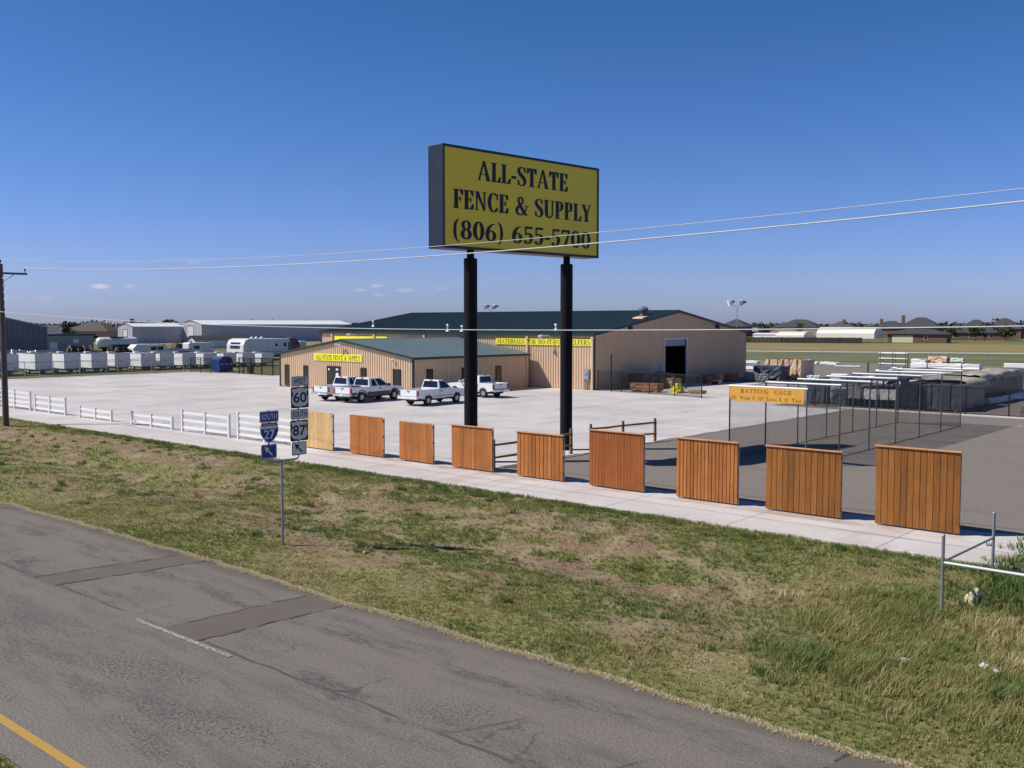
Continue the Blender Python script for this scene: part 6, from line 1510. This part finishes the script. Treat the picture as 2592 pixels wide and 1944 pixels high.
def hip(mb, x0,x1,y0,y1,ze,zr,run=.5):
    w, d = x1-x0, y1-y0; ins = min(w,d)/2
    if w >= d: a, b = (x0+ins*run*2,(y0+y1)/2,zr), (x1-ins*run*2,(y0+y1)/2,zr)
    else: a, b = ((x0+x1)/2,y0+ins*run*2,zr), ((x0+x1)/2,y1-ins*run*2,zr)
    c = [(x0,y0,ze),(x1,y0,ze),(x1,y1,ze),(x0,y1,ze)]
    if w >= d: mb.add(c+[a,b],[(0,1,5,4),(1,2,5),(2,3,4,5),(3,0,4),(0,3,2,1)])
    else: mb.add(c+[a,b],[(0,1,4),(1,2,5,4),(2,3,5),(3,0,4,5),(0,3,2,1)])
def house(label, x, y, w, d, eave, ridge, wall, roof, chimney=None, rz=R(20), door=True, wins=((.2,.35),(.65,.8)), garage=None, group=None):
    t = thing('house', label, 'house', (x,y,0), rz, group); p = MB(); p.box(0,w,0,d,0,eave); p.build('wall', M[wall], t)
    r_ = MB(); hip(r_,-.6,w+.6,-.6,d+.6,eave+.002,ridge); ro = r_.build('roof', M[roof], t)
    if chimney:
        p = MB(); cx = w*chimney; p.box(cx-.6,cx+.6,d*.25,d*.25+1.0,eave,ridge+.9); p.build('chimney', M['brick'], ro)
    for a, b in wins:
        p = MB(); p.box(w*a,w*b,-.06,0,.9,2.2); f = p.build('window', M['white'], t); p = MB(); p.box(w*a+.1,w*b-.1,-.08,-.061,1.0,2.1); p.build('pane', M['glass'], f)
    if garage:
        p = MB(); p.box(garage[0],garage[1],-.08,0,0,2.3); p.build('garage_door', M['cream'], t)
    return t
G_ = 'houses on the skyline to the right'
hs = [(-231.7,415,13.5,12,4.6,8.1,'brick','shingle',None,'dark-roofed house just right of the warehouse gable and its mast'),
 (-217.5,440,10.5,10,3.6,6.5,'brick_pink','shingle',None,'low house with a pinkish wall, second right of the warehouse gable'),
 (-203.0,415,19.0,14,4.3,7.9,'brick_pink','shingle',None,'wide hip-roofed house with pale brick behind the smaller white shelter'),
 (-183.5,425,12.5,10,4.0,7.0,'brick','shingle_brown',.6,'brown-roofed house with a red chimney between the two white shelters'),
 (-163.5,430,12.8,10,4.0,7.2,'brick','shingle',.2,'dark-roofed house above the larger white shelter'),
 (-147.5,415,15.6,12,4.4,8.6,'brick','shingle',.08,'house with the tallest brick chimney on the skyline'),
 (-131.5,440,13.0,11,3.9,7.7,'brick_pink','shingle',None,'dark-roofed house right of the tall chimney house'),
 (-117.5,430,13.0,11,3.9,8.2,'brick','shingle',.0,'dark-roofed house near the right edge of the skyline'),
 (-103.5,445,13.0,11,3.9,7.9,'brick','shingle_brown',.3,'brown-roofed house at the right picture edge of the skyline')]
for x,y,w,d,e,r_,wm,rm,ch,lb in hs: house(lb,x,y,w,d,e,r_,wm,rm,ch,rz=R(8),group=G_)
house('long low brick ranch house with a dark roof at the right, beyond the field',-117.0,383,21,10,2.7,4.6,'brick','shingle',None,rz=R(14),wins=((.30,.42),(.05,.13),(.62,.70)))
house('brick house with a wide cream garage door facing the field',-116.6,319,17.5,10,2.7,4.35,'brick','shingle',None,rz=R(10),wins=((.62,.68),),garage=(1.3,7.6))
p = thing('pool_slide_house','pale green playhouse roof peeking between two skyline houses','playhouse',(-206.5,400,0)); q = MB(); q.box(0,3.0,0,3,2.5,4.6); q.build('wall', M['bldg_grey'], p); q = MB(); q.prism([(-.4,4.6),(3.4,4.6),(3.0,5.8),(.4,5.8)],'y',-.3,3.3); q.build('roof', M['green_light'] if 'green_light' in M else M['green_trim'], p)
def shelter(label, x0,x1,y,d,h,rise, mat='cream'):
    t = thing('metal_carport', label, 'metal shelter', (x0,y,0), R(4)); w = x1-x0
    prof = [(0,0),(0,h),(d*.12,h+rise*.55),(d*.32,h+rise*.92),(d*.5,h+rise),(d*.68,h+rise*.92),(d*.88,h+rise*.55),(d,h),(d,0)]
    q = MB(); q.prism([(a,max(b,1.3)) for a,b in prof],'x',0,w); q.build('roof', M['roof_cream'], t, bevel=.05)
    q = MB()
    for x in np.linspace(.1,w-.1,5):
        for yy_ in (.1,d-.1): q.cyl((x,yy_,0),(x,yy_,1.3),.06,n=6)
    q.build('legs', M['galv'], t)
    return t
M['roof_cream'] = pm('cream_metal_roof', (0.80,0.76,0.66), .4, .04)
shelter('smaller cream metal shelter beyond the dark board fence',-142.2,-133.0,291.5,9,2.4,1.15)
shelter('larger cream metal shelter left of the garage house',-134.4,-116.0,304.5,9,3.0,1.9)
bf = thing('board_fence','dark weathered board fence along the far side of the field','board fence',(-175,277.5,0),R(19)); q = MB(); L_ = 62
for i in range(int(L_/.6)): q.box(i*.6,i*.6+.57,-.03,.03,0,1.75+rnd.uniform(-.05,.05))
q.build('boards', M['fence_dark'], bf); q = MB()
for i in range(22): q.box(i*2.9,i*2.9+.12,.035,.15,0,1.8)
q.build('posts', M['fence_dark'], bf)
ww = thing('storage_building','long low white storage building behind the dark board fence','building',(-152.5,296,0),R(5)); q = MB(); q.box(0,11,0,5,0,2.5); q.build('wall', M['white'], ww); q = MB(); q.prism([(-.2,2.502),(5.2,2.502),(2.5,3.0)],'x',-.2,11.2); q.build('roof', M['roof_white'], ww)
# houses on the far left skyline
for x,y,w,e,r_,lb in [(-330,150,15,3.5,6.6,'grey-roofed house left of the pair beyond the low grey building'),(-345,175,17,3.4,6.9,'brown-roofed house with a chimney beyond the tanker'),(-360,196,14,3.2,6.2,'low brown-roofed house right of the tanker on the skyline')]:
    house(lb,x,y,w,11,e,r_,'brick_pink','shingle_brown',.3 if 'chimney' in lb else None,rz=R(35),group='houses on the far left skyline')
for x,y,s,lb in [(-330,139,1.0,'tiny white gabled house, left of two, beside the dark grey building'),(-318,137,.8,'tiny white gabled house, right of two, beside the dark grey building')]:
    t = thing('small_house', lb, 'house', (x,y,0), R(20)); q = MB(); q.prism([(0,0),(6*s,0),(6*s,3.6),(3*s,5.4),(0,3.6)],'x',0,7*s); q.build('wall', M['white'], t); q = MB(); slope_roof(q,(-.3,-.4,3.55),(7*s+.3,-.4,3.55),(7*s+.3,3*s,5.55),(-.3,3*s,5.55),.1,50,0); slope_roof(q,(7*s+.3,6*s+.4,3.55),(-.3,6*s+.4,3.55),(-.3,3*s,5.55),(7*s+.3,3*s,5.55),.1,50,0); q.build('roof', M['shingle'], t)

# ------------------------------------------------------------------ trees
m, nt, bs = new_mat('tree_leaves'); n = N(nt)
c = n.ramp(n.island(), [(0,(0.020,0.036,0.012)),(.6,(0.044,0.062,0.022)),(1,(0.095,0.105,0.042))]); nt.links.new(c, bs.inputs['Base Color']); bs.inputs['Roughness'].default_value = .8; M['leaf'] = m
M['bark'] = pm('bark', (0.10,0.075,0.055), .9, .3, scale=4)
def tree(label, x, y, h, w, seed, n_=900, group='trees on the skyline'):
    t = thing('tree', label, 'tree', (x,y,0), 0, group); r_ = np.random.RandomState(seed)
    p = MB(); p.tube([(0,0,-.2),(.05*h*(r_.rand()-.5),0,h*.25),(0,.05*h*(r_.rand()-.5),h*.55)],[.035*h,.028*h,.012*h],8)
    for k in range(5):
        a = r_.rand()*6.28; p.tube([(0,0,h*.25),(math.cos(a)*w*.2,math.sin(a)*w*.2,h*.5),(math.cos(a)*w*.38,math.sin(a)*w*.38,h*(.55+.3*r_.rand()))],[.016*h,.011*h,.004*h],5)
    p.build('trunk', M['bark'], t)
    nb = 13; cs = [(r_.normal(0,.22*w),r_.normal(0,.22*w),h*(.35+.55*r_.rand())) for _ in range(nb)]; rr_ = [w*(.13+.14*r_.rand()) for _ in range(nb)]
    q = MB(); s = max(.12,w*.055)
    for _ in range(n_):
        k = r_.randint(nb); d = r_.normal(0,1,3); d /= np.linalg.norm(d); c_ = np.array(cs[k])+d*rr_[k]*(.55+.5*r_.rand())*np.array([1,1,.75])
        u = r_.normal(0,1,3); u /= np.linalg.norm(u); v_ = np.cross(u, r_.normal(0,1,3)); v_ /= np.linalg.norm(v_)
        q.quad(*[tuple(c_+a*u*s+b*v_*s) for a,b in ((-1,-.6),(1,-.5),(.8,.6),(-.9,.5))])
    q.build('crown', M['leaf'], t)
for x,y,h,w,lb in [(-232,106,7.5,3.4,'tall tree directly right of the dark grey building roof'),(-345,164,8.2,6,'dark tree left of the brown-roofed chimney house'),(-345,196,8.0,7.5,'bushy tree right of the brown-roofed chimney house'),(-352,206,6.8,5,'small tree further right of the bushy tree on the left skyline'),
  (-345,152,6.0,5,'low tree beside the grey-roofed house on the left skyline')]:
    tree(lb,x,y,h,w,int(-x)+int(y),600)
for i,(x,y,h,w,lb) in enumerate([(-112.5,370,4.6,4.0,'dark round tree between the garage house and the brick ranch house, left of two'),(-105.0,372,5.0,5.5,'dark round tree between the garage house and the ranch house, right of two'),(-96.5,378,5.6,7.0,'dark spreading tree at the right end of the brick ranch house'),(-103,376,3.6,2.0,'slim young tree in front of the brick ranch house'),
  (-110,410,6.2,7,'tree behind the garage house roof'),(-190,412,7.0,4,'small pale tree right of the wide hip-roofed house'),(-176,440,7.0,6,'tree between the brown-roofed house and the larger white shelter'),(-214,470,7.5,9,'low dark tree behind the second skyline house'),(-152,455,7.5,8,'tree left of the tall-chimney house'),(-123,470,8.0,9,'tree behind the right skyline houses')]):
    tree(lb,x,y,h,w,50+i,500)
def treeline(name, label, x0,y0,x1,y1,h,n_,seed):
    r_ = np.random.RandomState(seed); q = MB()
    for _ in range(n_):
        t_2 = r_.rand(); hh = h*(.5+.5*float(vn1(t_2*40+seed,2)))*(.6+.4*float(vn2(t_2*130,seed))); x = x0+(x1-x0)*t_2+r_.normal(0,6); y = y0+(y1-y0)*t_2+r_.normal(0,6); z = hh*r_.rand()**.7; s = .9
        u = r_.normal(0,1,3); u /= np.linalg.norm(u); v_ = np.cross(u, r_.normal(0,1,3)); v_ /= np.linalg.norm(v_)
        q.quad(*[tuple(np.array((x,y,z))+a*u*s+b*v_*s) for a,b in ((-1,-.6),(1,-.5),(.8,.6),(-.9,.5))])
    tag(q.build(name, M['leaf']), label, 'trees', kind='stuff')
treeline('treeline','low far-off tree belt along the right skyline',-330,520,-60,560,8.0,5200,3)
treeline('treeline','low far-off tree belt along the left skyline',-900,330,-520,560,10.0,3000,4)
treeline('treeline','scrubby trees above the warehouse left roof end',-420,290,-330,420,8.0,1800,6)
